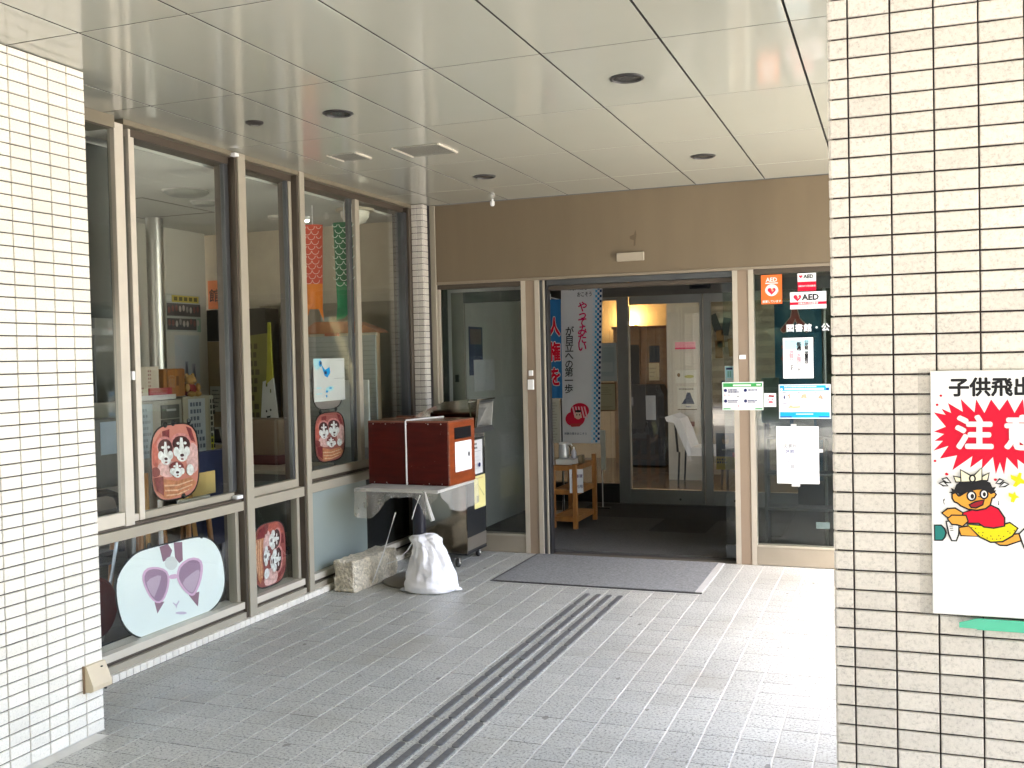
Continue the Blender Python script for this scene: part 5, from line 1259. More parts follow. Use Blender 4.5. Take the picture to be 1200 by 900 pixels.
text(BN, 'おこそう', fb, .155, 1.435, .052, 'black', .015, sx=.75)
text(BN, 'やってみたい', fb, .215, 1.295, .108, (.70, .01, .12), .02, vertical=True, space=.72, sx=.92)
text(BN, 'が自立への第一歩', fb, .085, 1.065, .096, 'black', .012, vertical=True, space=.84, sx=.95)
text(BN, '体験の風をおこそう', fb, .045, .085, .026, (.03, .05, .12), .01)
hl = [('heart', ell(.20, .32, .095, .075, 22)), ('heart', ell(.13, .24, .075, .07, 22)), ('heart', ell(.17, .25, .085, .085, 22))]
for k in range(5):
    hl.append(((.80, .45, .5), [(.12 + .03 * k, .36), (.135 + .03 * k, .36), (.165 + .03 * k, .25), (.15 + .03 * k, .25)]))
hl += [((.72, .5, .4), ell(.185, .275, .035, .04)), ('black', ell(.185, .315, .035, .012)), ('black', ell(.172, .28, .006, .008)), ('black', ell(.20, .28, .006, .008)), ((.5, .05, .05), [(.10, .19), (.24, .20), (.20, .165), (.12, .16)])]
decal(BN, fb, hl, 'emblem', 0.0004, 0.0002)
MB().tube([(-3.065, 9.5, 0.02), (-3.03, 9.5, 2.40)], 0.011, 8).build('pole', WHITE, BN)
MB().tube([(-3.03, 9.495, 2.335), (-2.60, 9.495, 2.335)], 0.008, 8).build('top_rod', WHITE, BN)
MB().lathe((-3.065, 9.5, 0), [(0.16, 0), (0.16, 0.03), (0.03, 0.05)], 20).build('base', M((0.3, 0.3, 0.32), 0.5), BN)
# blue banner
BB = thing('banner', 'narrow blue banner with red vertical characters left of the white banner', 'banner', (-3.06, 9.3, 1.1))
fr = Frame((-3.125, 9.30, 1.17), (1, 0, 0), (0, 0, 1))
cloth('cloth', fr, .14, .955, M((0.015, 0.14, 0.36), 0.8, var=0.05, name='blue_banner_cloth'), BB, 0.006, 12, 8)
fb = Frame(fr.p(0, 0, 0.0075), fr.u, fr.v)
for s_, z_ in (('人', .62), ('権', .38), ('を', .14)):
    text(BB, s_, fb, .072, z_, .19, 'white', .075, 'CENTER', sx=.62, h=0.0004)
    text(BB, s_, fb, .072, z_, .19, 'red', .035, 'CENTER', sx=.62, h=0.0008)
MB().tube([(-3.10, 9.32, 0.02), (-3.10, 9.32, 2.18)], 0.009, 8).tube([(-3.10, 9.315, 2.15), (-3.0, 9.315, 2.12)], 0.006, 6).build('pole', WHITE, BB)
t, fr = gsheet('pinned_paper', 'beige printed paper below the blue banner', 'paper', -3.13, -3.0, .74, 1.165, dashes(.01, .11, .02, .40, 14, .008, (.25, .24, .2), .9, 41), (.42, .41, .34), y=9.25)
MB().tube([(-3.135, 9.27, 0.01), (-3.135, 9.27, 1.17)], 0.008, 6).tube([(-2.99, 9.27, 0.01), (-2.99, 9.27, 1.17)], 0.008, 6).build('stand', BLACK, t)

# wooden shelf
SH = thing('wooden_shelf', 'orange wooden three tier shelf just inside the doorway', 'shelf', (-2.80, 9.0, 0))
for (x, y, z1) in ((-2.92, 8.76, .575), (-2.705, 8.74, .595), (-2.68, 9.29, .64), (-2.92, 9.29, .60)):
    MB().box(x - .02, x + .02, y - .02, y + .02, 0.007, z1, 0, .003).build('post', WOOD, SH)
for z in (.10, .345, .565):
    for k in range(4):
        y0 = 8.79 + .122 * k
        MB().box(-2.90, -2.70, y0, y0 + .112, z, z + .014, 0, .002).build('slat', WOOD, SH)
    bx('rail', WOOD, SH, -2.9, -2.725, 8.745, 8.765, z - .03, z + .012)
    bx('rail', WOOD, SH, -2.70, -2.685, 8.7605, 9.27, z - .03, z + .012)
    bx('rail', WOOD, SH, -2.93, -2.915, 8.7805, 9.27, z - .03, z + .012)
Z_ = .580
tag(MB().box(-2.905, -2.74, 8.80, 9.12, Z_, Z_ + .05, 0, .004).build('tray', M((0.62, 0.62, 0.58), 0.5)), 'white tray on top of the wooden shelf', 'tray')
KT = thing('pump_pot', 'white and steel pump pot on the tray', 'pot', (-2.865, 8.93, Z_ + .05))
zz = Z_ + .051
MB().lathe((-2.865, 8.93, zz), [(.048, 0), (.050, .01), (.046, .10), (.042, .125)], 20).build('body', M((0.62, 0.63, 0.62), 0.25, 0.4), KT, smooth=True)
MB().lathe((-2.865, 8.93, zz + .1255), [(.043, 0), (.046, .006), (.046, .016), (.030, .022)], 20).build('lid', WHITE, KT, smooth=True)
MB().tube([(-2.83, 8.91, zz + .135), (-2.785, 8.90, zz + .132), (-2.775, 8.90, zz + .115)], .008, 8).build('spout', WHITE, KT, smooth=True)
MB().tube([(-2.818, 8.93, zz + .12), (-2.798, 8.93, zz + .09), (-2.80, 8.93, zz + .04), (-2.818, 8.93, zz + .02)], .006, 8).build('handle', BLACK, KT, smooth=True)
t = thing('spray_bottle', 'small white bottle beside the pump pot', 'bottle', (-2.775, 8.95, Z_ + .05))
MB().lathe((-2.775, 8.95, zz), [(.024, 0), (.025, .05), (.018, .07), (.008, .085)], 14).build('body', M((0.55, 0.54, 0.58), 0.3), t, smooth=True)
MB().lathe((-2.775, 8.95, zz + .0855), [(.009, 0), (.009, .014), (.004, .018)], 10).build('cap', WHITE, t)
t = tag(MB().box(-2.735, -2.695, 8.95, 9.03, Z_, Z_ + .075, 0, .003).build('small_box', M((0.22, 0.17, 0.10), 0.7)), 'small brown box at the right end of the shelf top', 'box')
f_ = Frame((-2.748, 8.716, .335), (.9, .44, 0), (0, 0, 1))
t = sheet('shelf_sign', 'white card with dark writing hung on the side of the wooden shelf', 'sign', f_, .125, .215, [], (.62, .64, .66))
text(t, '消毒液', f_, .018, .140, .034, (.10, .05, .14), .02, h=.002)
text(t, 'ご利用', f_, .018, .045, .034, (.05, .05, .14), .02, h=.002)
t = thing('mop', 'white flat headed pole leaning inside the doorway by the inner door', 'pole', (-2.79, 10.0, 0))
MB().tube([(-2.80, 10.0, 0.005), (-2.80, 10.0, .42)], .006, 6).build('stick', WHITE, t)
bx('blade', M((0.55, 0.57, 0.50), 0.5), t, -2.812, -2.762, 9.995, 10.012, .40, .81, .004)
bx('foot', BLACK, t, -2.86, -2.72, 9.97, 10.04, 0.006, .02)
# papers on the inner fixed light
t, fr = gsheet('wall_poster', 'pale blue poster on the fixed light left of the inner door', 'poster', -2.96, -2.735, 1.30, 1.705, [((.36, .42, .44), rect(.02, .2, .05, .36)), ((.45, .5, .5), rect(.04, .18, .10, .2))], (.42, .47, .48), y=10.418)
t, fr = gsheet('wall_poster', 'framed beige document below the pale blue poster', 'poster', -2.965, -2.745, .98, 1.285, [((.20, .13, .07), rect(0, .22, 0, .305)), ((.44, .40, .26), rect(.015, .205, .015, .29))] + dashes(.04, .18, .17, .26, 4, .006, (.2, .18, .12), .8, 51) + dashes(.06, .19, .03, .06, 2, .006, (.2, .18, .12), .8, 52), (.3, .25, .15), y=10.417)
t = thing('wall_poster', 'tall dark blue poster behind the left glass panel of the entrance', 'poster', (VX0, 8.5, 1.6))
bx('paper', M((0.02, 0.03, 0.09), .6), t, VX0 + .0005, VX0 + .002, 8.365, 8.69, 1.42, 1.86)
bx('picture', M((0.12, 0.08, 0.08), .6), t, VX0 + .0021, VX0 + .003, 8.365 + .03, 8.69 - .03, 1.70, 1.84)
t = thing('wall_poster', 'pale grey paper overlapping the lower end of the dark blue poster', 'poster', (VX0, 8.6, 1.4))
bx('paper', M((0.50, 0.50, 0.52), .7), t, VX0 + .0035, VX0 + .005, 8.365 + .10, 8.69 + .28, 1.27, 1.56)
# behind the right glass: blue banner and stand
t = thing('banner', 'dark blue banner with a red character behind the right glass panel', 'banner', (-.70, 8.3, 0.5))
fr = Frame((-.88, 8.3, .55), (1, 0, 0), (0, 0, 1))
cloth('cloth', fr, .36, 1.42, M((0.012, 0.075, 0.12), 0.8, name='dark_blue_cloth'), t, 0.008)
fb = Frame(fr.p(0, 0, 0.010), fr.u, fr.v)
text(t, '人', fb, .16, 1.20, .22, (.30, .22, .2), .075, 'CENTER', h=.0004)
text(t, '人', fb, .16, 1.20, .22, (.22, .03, .03), .04, 'CENTER', h=.0008)
text(t, '権', fb, .16, .93, .22, (.22, .03, .03), .04, 'CENTER', h=.0008)
MB().tube([(-.50, 8.32, 0.0), (-.50, 8.32, 2.1)], .012, 8).build('pole', M((0.4, 0.42, 0.4), 0.4), t)
MB().tube([(-.86, 8.315, 1.975), (-.49, 8.315, 1.975)], .007, 8).build('top_rod', M((0.4, 0.42, 0.4), 0.4), t)
t = thing('leaflet_rack', 'dark leaflet rack behind the lower right glass panel', 'rack', (-.65, 8.15, 0))
for z in (.35, .62, .90):
    bx('shelf', M((0.06, 0.06, 0.06), 0.5), t, -.92, -.30, 8.0, 8.2, z, z + .02)
for x in (-.92, -.30):
    bx('side', M((0.06, 0.06, 0.06), 0.5), t, x - .02, x, 8.0, 8.2, 0.0, 1.25)
for k, (x, c_) in enumerate(((-.90, (.10, .12, .12)), (-.72, (.16, .17, .15)), (-.55, (.08, .08, .08)))):
    bx('leaflet', M(c_, .7), t, x, x + .15, 8.05, 8.06, .92, 1.22)
bx('label', M((0.5, 0.6, 0.62), .6), t, -.56, -.46, 7.99, 7.998, .22, .27)
t, fr = gsheet('leaflet_case', 'clear leaflet case standing behind the right glass left of the notices', 'case', -.93, -.80, 1.04, 1.38, [((.16, .2, .18), rect(0, .13, .27, .34)), ((.2, .24, .2), rect(.01, .12, .02, .25))] + dashes(.02, .12, .12, .24, 3, .014, (.12, .1, .08), .9, 61), (.22, .26, .24), y=7.80)

# ================================================================== LOBBY
t = thing('wall_lamp', 'lit warm wall lamp on the lobby back wall', 'lamp', (-3.70, 14.9, 2.0))
MB().lathe((-3.70, 14.93, 1.90), [(.02, 0), (.10, .10), (.11, .12)], 18).build('shade', M((0.5, 0.4, 0.25), 0.5), t, smooth=True)
MB().ball((-3.70, 14.93, 2.03), .06, .06, .05).build('bulb', emit_mat('warm_bulb', (1.0, .62, .22), 5), t, smooth=True)
bx('mount', BROWN2, t, -3.74, -3.66, 14.96, 14.999, 1.92, 2.0)
pl = bpy.data.lights.new('lamp_light', 'POINT'); pl.energy = 3.5; pl.color = (1, .66, .30); pl.shadow_soft_size = 0.08
po = bpy.data.objects.new('lamp_light', pl); COL.objects.link(po); po.location = (-3.70, 14.86, 2.10)
CAB = M((0.16, 0.075, 0.02), 0.45, var=0.25, scale=3, stretch=(1, 1, 5), name='brown_cabinet_wood')
t = thing('wood_cabinet', 'tall brown wooden cabinet under the lit lamp in the lobby', 'cabinet', (-3.4, 14.4, 0))
for x0 in (-3.80, -3.395):
    bx('door_panel', CAB, t, x0, x0 + .395, 14.30, 14.32, .05, 1.95, .003)
bx('top', M((0.10, 0.03, 0.01), 0.4), t, -3.82, -2.98, 14.28, 14.72, 1.95, 1.985)
bx('carcass', CAB, t, -3.80, -3.0, 14.321, 14.70, 0.0, 1.9495)
for args in (('dark_poster', 'dark tall poster on the left door of the lobby cabinet', -3.60, -3.42, 1.12, 1.72, (.02, .02, .02)), ('dark_poster', 'small dark blue poster on the right door of the lobby cabinet', -3.27, -3.12, 1.46, 1.70, (.01, .015, .03)), ('beige_leaflet', 'beige leaflet below the small dark blue poster', -3.28, -3.13, 1.20, 1.45, (.50, .42, .26))):
    gsheet(args[0], args[1], 'poster', args[2], args[3], args[4], args[5], dashes(.01, .11, .03, .2, 3, .02, tuple(c_ * .6 + .02 for c_ in args[6]), .9, 71), args[6], y=14.298)
t = thing('display_stand', 'dark display stand in front of the lobby cabinet', 'stand', (-3.35, 14.0, 0))
MB().prism([(-3.62, .02), (-3.62, .95), (-3.45, 1.15), (-3.05, 1.15), (-2.98, 1.0), (-2.98, .02)], 'Y', 13.9, 14.25).build('body', M((0.012, 0.010, 0.009), 0.6), t)
bx('leaflet', M((0.35, 0.36, 0.36), .7), t, -3.24, -3.10, 13.89, 13.899, .66, 1.0)
bx('leaflet', M((0.28, 0.26, 0.26), .7), t, -3.50, -3.42, 13.89, 13.899, .86, .98)
t = thing('lobby_column', 'square cream column covered with leaflets in the lobby', 'column', (-2.42, 12.6, 0))
bx('shaft', M((0.46, 0.42, 0.34), .8), t, -2.64, -2.20, 12.52, 12.9, 0, 2.69)
gsheet('notice_board', 'cream leaflet board with a pink header on the lobby column', 'notice board', -2.565, -2.25, .55, 1.74,
    [('pink', rect(.03, .285, 1.09, 1.17)), ((.62, .05, .12), rect(.03, .285, 1.08, 1.10)), ((.55, .5, .4), rect(.03, .14, .86, 1.05)), ((.6, .55, .45), rect(.15, .23, .88, 1.03)), ((.6, .58, .48), rect(.03, .29, .66, .82)), ((.2, .12, .05), ell(.07, .76, .02, .025)), ((.4, .38, .1), ell(.2, .74, .06, .02)), ((.58, .55, .45), rect(.05, .29, .34, .62)), ((.06, .07, .10), [(.14, .46), (.24, .46), (.26, .40), (.10, .40)]), ((.06, .07, .10), [(.17, .54), (.21, .54), (.24, .44), (.14, .44)]), ((.15, .1, .05), rect(.05, .29, .325, .335)), ((.55, .50, .42), rect(.05, .29, .05, .30)), ((.25, .1, .08), rect(.08, .26, .12, .18))]
    + dashes(.07, .27, .57, .60, 1, .016, (.12, .1, .08), .9, 81) + dashes(.16, .22, .35, .38, 1, .015, (.1, .12, .2), .9, 82), (.52, .47, .38), y=12.515)
t = thing('white_post', 'slim white post beside the leaflet board in the lobby', 'post', (-2.40, 13.2, 0))
t.location = (-2.15, 13.2, 0); WM[t.name] = Matrix.Translation((-2.15, 13.2, 0))
bx('shaft', M((0.55, 0.50, 0.42), .7), t, -2.19, -2.11, 13.16, 13.24, 0, 2.69)
# white lobby chair
CH = thing('lounge_chair', 'white upholstered chair with dark legs seen through the inner door', 'chair', (-2.35, 12.2, 0))
CHW = M((0.78, 0.76, 0.72), 0.5, var=0.03, name='white_leatherette')
bm = MB()
prof = [(.0, .40), (.04, .36), (.10, .42), (.16, .60), (.24, .78), (.30, .84), (.22, .86), (.12, .74), (.05, .58)]
MB().prism([(-2.56 + a_ * .9, b_) for a_, b_ in ((.30, .36), (.34, .36), (.36, .42), (.27, .66), (.20, .80), (.10, .85), (.0, .82), (.02, .77), (.12, .75), (.20, .58))], 'Y', 11.95, 12.45).build('backrest', CHW, CH)
MB().prism([(-2.26, .36), (-1.85, .36), (-1.82, .40), (-1.85, .46), (-2.25, .46)], 'Y', 11.95, 12.45).build('seat', CHW, CH)
for x in (-2.42, -1.90):
    for y in (12.0, 12.4):
        MB().tube([(x, y, 0.005), (x + .02, y, .40)], .012, 8).build('leg', BLACK, CH)
MB().tube([(-2.42, 12.0, .40), (-2.45, 12.0, .78)], .014, 8).build('back_post', BLACK, CH)
t = thing('pamphlet_shelf', 'wall rack of dark pamphlets seen through the right inner pane', 'rack', (-1.9, 12.7, 0))
bx('back', M((0.34, 0.29, 0.21), .7), t, -2.12, -1.20, 12.72, 12.74, .2, 2.35)
for k in range(13):
    bx('slat', M((0.42, 0.36, 0.26), .6), t, -2.12, -1.20, 12.70, 12.7195, .30 + .15 * k, .36 + .15 * k)
for x, z, a_, c_ in ((-2.06, 1.95, .35, (.03, .03, .03)), (-1.93, 1.90, -.15, (.04, .05, .05)), (-2.0, 1.75, .1, (.20, .11, .03)), (-2.02, 1.62, 0, (.22, .12, .04)), (-1.86, 1.64, .1, (.25, .15, .05)), (-1.95, 1.12, 0, (.05, .07, .11)), (-1.72, 1.3, 0, (.2, .18, .14))):
    MB().obox((x, 12.69, z), (math.cos(a_), 0, math.sin(a_)), (0, 1, 0), (-math.sin(a_), 0, math.cos(a_)), .045, .008, .11).build('pamphlet', M(c_, .6), t)
t, fr = gsheet('standing_poster', 'navy and yellow poster low behind the right inner pane', 'poster', -1.735, -1.50, .36, .74, [((.015, .02, .05), rect(0, .235, .10, .38)), ((.60, .45, .02), rect(0, .235, .0, .135)), ((.28, .17, .10), ell(.10, .30, .035, .045)), ((.05, .03, .02), ell(.10, .335, .04, .025)), ((.02, .025, .07), [(.03, .14), (.17, .14), (.16, .25), (.10, .27), (.05, .25)]), ((.5, .5, .5), rect(.06, .1, .2, .215)), ((.5, .5, .5), rect(.15, .18, .2, .215)), ((.5, .04, .03), rect(.17, .235, .13, .18))] + dashes(.01, .12, .06, .12, 2, .022, 'black', .95, 91), (.1, .1, .12), y=10.60)
MB().tube([(-1.62, 10.62, .0), (-1.62, 10.62, .5)], .01, 6).build('stand', BLACK, t)
for k, (x, c_) in enumerate(((-3.55, (.10, .04, .05)), (-3.35, (.03, .03, .03)))):
    pass

# ================================================================== ROOM BEHIND THE WINDOWS
t = thing('steel_column', 'polished steel column behind the left window', 'column', (-5.5, 6.58, 0))
MB().lathe((-5.5, 6.58, 0.02), [(.066, 0), (.066, RC - .025)], 28).build('shaft', M((0.50, 0.49, 0.45), 0.32, 1.0, name='brushed_steel'), t, smooth=True)
t = thing('wall_panel', 'grey wall panel left of the polished steel column', 'panel', (-5.7, 6.3, 0))
bx('board', M((0.30, 0.30, 0.27), .7), t, -5.75, -5.70, 6.12, 6.58, .02, 2.70)
bx('board', M((0.16, 0.16, 0.15), .7), t, -5.75, -5.70, 5.2, 6.1, .02, 2.70)
fs = Frame((-5.798, 0, 0), (0, 1, 0), (0, 0, 1))
def wsheet(nm, label, cat, y0, y1, z0, z1, layers, col, x=-5.798):
    f2 = Frame((x, y0, z0), (0, 1, 0), (0, 0, 1))
    return sheet(nm, label, cat, f2, y1 - y0, z1 - z0, layers, col), f2
L_ = [((.50, .40, .06), rect(.08, .44, .255, .315)), ((.5, .5, .48), rect(.01, .07, .26, .31)), ((.10, .09, .09), rect(.01, .46, .135, .245)), ((.10, .09, .09), rect(.01, .40, .015, .115)), ((.25, .35, .28), rect(.41, .46, .0, .12))]
rnd = random.Random(9)
for k in range(9):
    for z in (.14, .02):
        x = .02 + .047 * k
        L_.append(((.45, .40, .36) if rnd.random() < .4 else (.22, .10, .09) if rnd.random() < .5 else (.30, .28, .27), ell(x + .02, z + .055 + rnd.uniform(-.015, .02), .017, .028, 10)))
for k in range(5):
    L_.append(((.12, .10, .02), rect(.10 + .066 * k, .145 + .066 * k, .268, .302)))
wsheet('photo_poster', 'yellow headed poster of small photographs on the room wall', 'poster', 7.05, 7.51, 1.86, 2.185, L_, (.38, .40, .36))
wsheet('white_poster', 'large pale poster with dark tower drawings below the photo poster', 'poster', 7.15, 7.48, 1.38, 1.83, [((.28, .28, .33), rect(.13, .17, .02, .22)), ((.12, .12, .15), [(.12, .06), (.18, .06), (.165, .16), (.15, .22), (.135, .16)]), ((.35, .35, .40), rect(.22, .27, .02, .20)), ((.15, .15, .2), [(.215, .05), (.28, .05), (.25, .2)]), ((.32, .32, .42), rect(.18, .22, .0, .1))], (.44, .46, .48))
t, fr = gsheet('orange_sign', 'orange sign with brush written characters on the room end wall', 'sign', -5.865, -5.60, 2.075, 2.335, [], (.72, .20, .06), y=7.715)
text(t, '館入', fr, .012, .075, .125, 'black', .012, h=.002)
t = tag(MB().box(-5.86, -5.45, 7.66, 7.718, 1.78, 2.062).build('dark_board', M((0.025, 0.025, 0.022), 0.4)), 'black board below the orange sign', 'board')
t = thing('wall_cupboard', 'brown wooden cupboard panel below the black board', 'cupboard', (-5.6, 7.6, 0))
for x0 in (-5.86, -5.60, -5.34):
    bx('door_panel', M((0.26, 0.20, 0.11), .6, var=.1), t, x0, x0 + .25, 7.64, 7.716, .02, 1.775, .003)
gsheet('pinned_notice', 'white printed notice pinned on the brown cupboard', 'notice', -5.815, -5.69, 1.14, 1.37, dashes(.02, .11, .03, .21, 5, .013, (.1, .1, .1), .8, 101), (.42, .42, .36), y=7.639)
bx('wall_dado', M((0.30, 0.255, 0.19), 0.8), rm, -5.30, -3.83, 7.70, 7.719, .02, 2.08)
t = tag(MB().box(-5.215, -5.04, 7.40, 7.60, 1.0, 2.045).build('folding_screen', M((0.05, 0.038, 0.022), 0.6)), 'dark brown screen standing behind the middle window', 'screen')
t = thing('yellow_banner', 'folded yellow cloth banner behind the narrow middle window', 'banner', (-4.8, 7.0, .9))
MB().prism([(-4.735, 1.90), (-4.715, 1.90), (-4.70, 1.45), (-4.765, 1.40), (-4.745, 1.65)], 'Y', 6.98, 6.995).build('cloth', M((0.36, 0.34, 0.03), .8), t)
MB().prism([(-4.80, 1.42), (-4.70, 1.45), (-4.66, 1.08), (-4.83, 1.08)], 'Y', 6.985, 6.999).build('fold', M((0.55, 0.55, 0.52), .8), t)
decal(t, wall_frame(-4.83, 6.984, 1.08), [('black', ell(.06, .1, .008, .01)), ('black', ell(.1, .11, .008, .01)), ('black', [(.06, .06), (.1, .065), (.095, .05), (.065, .045)]), ((.1, .1, .02), rect(.06, .075, .30, .33)), ((.1, .1, .02), rect(.1, .11, .25, .28))])
t = thing('green_banner', 'olive cloth banner with dark writing behind the narrow middle window', 'banner', (-5.0, 7.2, .9))
MB().prism([(-5.12, 1.80), (-4.88, 1.82), (-4.90, 1.05), (-5.14, 1.05)], 'Y', 7.18, 7.195).build('cloth', M((0.20, 0.18, 0.05), .85), t)
decal(t, wall_frame(-5.12, 7.179, 1.05), dashes(.06, .12, .05, .70, 9, .045, (.09, .075, .03), 1.2, 111))
t = thing('carton', 'brown box with a round dark hole behind the narrow middle window', 'box', (-4.72, 6.9, .76))
bx('body', M((0.22, 0.16, 0.10), .75), t, -4.96, -4.54, 6.80, 7.05, .84, 1.125, .006)
MB().lathe((-4.86, 6.7995, .99), [(.06, 0), (.06, -.002)], 20, 'Y').build('hole', BLACK, t)
bx('base', M((0.12, 0.035, 0.035), .6), t, -4.96, -4.54, 6.79, 7.06, .765, .8395)
t = thing('room_table', 'pale topped table behind the narrow middle window', 'table', (-4.6, 6.7, 0))
bx('table_top', M((0.42, 0.40, 0.33), .4), t, -5.1, -4.2, 6.45, 7.1, .735, .764, .004)
bx('apron', M((0.12, 0.13, 0.12), .6), t, -5.08, -4.22, 6.47, 6.50, .30, .734)
for x in (-5.06, -4.26):
    for y in (6.52, 7.06):
        bx('leg', STEEL_D, t, x, x + .03, y, y + .03, .021, .734)
# filing cabinets and what stands on them
t = thing('filing_cabinet', 'grey filing cabinet with dark drawers behind the left window', 'cabinet', (-5.0, 5.95, 0))
CG = M((0.36, 0.35, 0.29), .5, .1, var=.03, name='grey_green_steel')
bx('carcass', CG, t, -5.25, -4.915, 5.60, 6.12, .021, 1.32, .004)
for k in range(8):
    z = 1.285 - .105 * k
    d = MB().box(-4.9145, -4.900, 5.885, 6.075, z - .098, z, 0, .002).build('drawer', M((0.10, 0.10, 0.085), .5), t)
    bx('handle', M((0.42, 0.42, 0.40), .4), d, -4.8995, -4.893, 5.93, 6.03, z - .045, z - .03)
wsheet('side_notice', 'narrow pale notice on the left side of the filing cabinet', 'notice', 5.655, 5.80, .92, 1.30, dashes(.02, .12, .02, .36, 8, .02, (.25, .28, .3), .8, 121), (.36, .42, .44), x=-4.913)
t = thing('filing_cabinet', 'beige cabinet with a printed white poster on its door', 'cabinet', (-5.0, 6.3, 0))
bx('carcass', M((0.40, 0.37, 0.27), .5), t, -5.25, -4.915, 6.135, 6.48, .021, 1.335, .004)
wsheet('schedule_poster', 'white poster of small drawings on the beige cabinet', 'poster', 6.12 + .07, 6.385, .90, 1.315, dashes(.02, .17, .03, .40, 7, .03, (.12, .14, .18), .9, 131), (.46, .50, .53), x=-4.913)
wsheet('vertical_sign', 'black and yellow vertical lettered strip beside the beige cabinet', 'sign', 6.43, 6.475, .86, 1.33, [((.5, .48, .05), rect(.004, .041, .02, .17))] + dashes(.006, .04, .02, .45, 10, .03, (.03, .03, .03), 1.3, 141), (.45, .44, .36), x=-4.905)
t = thing('carton', 'tall cream carton with vertical print on the filing cabinet', 'box', (-5.0, 5.75, 1.32))
bx('body', M((0.50, 0.43, 0.34), .8), t, -5.08, -4.93, 5.63, 5.90, 1.325, 1.565, .003)
decal(t, Frame((-4.93, 5.63, 1.325), (0, 1, 0), (0, 0, 1)), dashes(.155, .18, .01, .22, 8, .014, (.28, .14, .12), 1.2, 151) + dashes(.08, .095, .02, .1, 3, .012, (.28, .14, .12), 1.2, 152))
t = thing('carton', 'flat white and red box in front of the tall cream carton', 'box', (-4.92, 5.85, 1.32))
bx('body', M((0.55, 0.55, 0.53), .6), t, -4.925, -4.915, 5.68, 6.06, 1.325, 1.36)
bx('lid', M((0.36, 0.02, 0.03), .5), t, -4.926, -4.917, 5.78, 6.02, 1.3605, 1.41)
t = thing('wooden_case', 'upright orange wooden case on the filing cabinet', 'box', (-5.0, 6.07, 1.32))
WD2 = M((0.30, 0.12, 0.025), .45, var=.35, scale=6, stretch=(1, 4, .6), name='knotty_wood')
bx('body', WD2, t, -5.10, -4.935, 5.955, 6.18, 1.34, 1.545, .004)
bx('front_board', WD2, t, -4.934, -4.922, 5.985, 6.175, 1.345, 1.54, .003)
bx('label', M((0.16, 0.06, 0.015), .5), t, -4.9215, -4.918, 6.075, 6.10, 1.42, 1.49)
# plain toy bear
t = thing('soft_toy', 'small tan soft toy in a red top sitting on the beige cabinet', 'toy', (-4.95, 6.27, 1.335))
TANM = M((0.45, 0.26, 0.08), .9, var=.15, scale=40, bump=.4)
MB().ball((-4.96, 6.27, 1.385), .05, .055, .055).build('body', M((0.22, 0.02, 0.015), .9), t, smooth=True)
MB().ball((-4.95, 6.27, 1.455), .042, .045, .04).build('head', TANM, t, smooth=True)
for y in (6.235, 6.305):
    MB().ball((-4.955, y, 1.492), .012, .016, .016, 10, 6).build('ear', TANM, t, smooth=True)
    MB().ball((-4.915, y, 1.352), .035, .025, .022, 10, 6).build('leg', TANM, t, smooth=True)
    MB().ball((-4.93, y + (y - 6.27) * .8, 1.40), .02, .02, .032, 10, 6).build('arm', TANM, t, smooth=True)
MB().ball((-4.908, 6.27, 1.447), .014, .018, .013, 10, 6).build('muzzle', M((0.5, 0.33, 0.14), .9), t, smooth=True)
t = thing('tablet_stand', 'small tilted dark screen in a white frame', 'screen', (-5.2, 6.9, .9))
bx('desk', M((0.38, 0.30, 0.14), .5), t, -5.40, -4.95, 6.6, 7.2, .86, .895)
bx('desk_front', M((0.012, 0.015, 0.05), .6), t, -5.40, -4.95, 6.585, 6.5995, .03, .855)
MB().obox((-5.19, 6.88, .985), (1, 0, 0), (0, .95, .3), (0, -.3, .95), .06, .006, .075).build('frame', M((0.5, 0.5, 0.48), .5), t)
MB().obox((-5.19, 6.8725, .9845), (1, 0, 0), (0, .95, .3), (0, -.3, .95), .045, .001, .06).build('screen', M((0.02, 0.02, 0.04), .15), t)
t = tag(MB().box(-4.35, -4.30, 5.45, 6.05, .35, .99).build('navy_partition', M((0.008, 0.012, 0.045), .8)), 'navy cloth screen beside the upper puppy sunshade', 'screen')
# easel board and stools low behind bay one
t = thing('easel', 'wooden easel with a yellow card behind the upper puppy sunshade', 'easel', (-4.05, 5.2, 0))
EW_ = M((0.45, 0.24, 0.07), .6, var=.15, name='pale_wood')
bx('card', M((0.66, 0.46, 0.16), .7), t, -4.06, -4.05, 5.00, 5.345, .755, .895)
bx('tray', M((0.66, 0.64, 0.56), .7), t, -4.055, -4.02, 4.98, 5.25, .70, .754)
for y0, y1 in ((4.72, 4.66), (5.08, 5.15)):
    MB().tube([(-4.06, y0, .95), (-4.0, y1, .022)], .014, 6).build('leg', EW_, t)
for nm, label, y, c_ in (('stool', 'orange wooden stool behind the low left window, nearer the pillar', 4.98, 0), ('stool', 'orange wooden stool behind the low left window, nearer the mullion', 5.42, 1)):
    s_ = thing(nm, label, 'stool', (-4.35, y, 0), group='wooden stools behind the low window')
    MB().lathe((-4.35, y, .60), [(.15, 0), (.16, .01), (.16, .03), (.14, .035)], 22).build('seat', WOOD, s_, smooth=True)
    for dx, dy in ((-.1, -.1), (.1, -.1), (-.1, .1), (.1, .1)):
        MB().tube([(-4.35 + dx, y + dy, .60), (-4.35 + dx * 1.35, y + dy * 1.35, .022)], .017, 8).build('leg', WOOD, s_)
t = thing('white_pole', 'white pole between the stools behind the low window', 'pole', (-4.25, 5.06, 0))
MB().tube([(-4.25, 5.06, .022), (-4.25, 5.06, .74)], .014, 8).build('shaft', WHITE, t)
bx('foot', WHITE, t, -4.32, -4.18, 4.99, 5.13, .0205, .035)
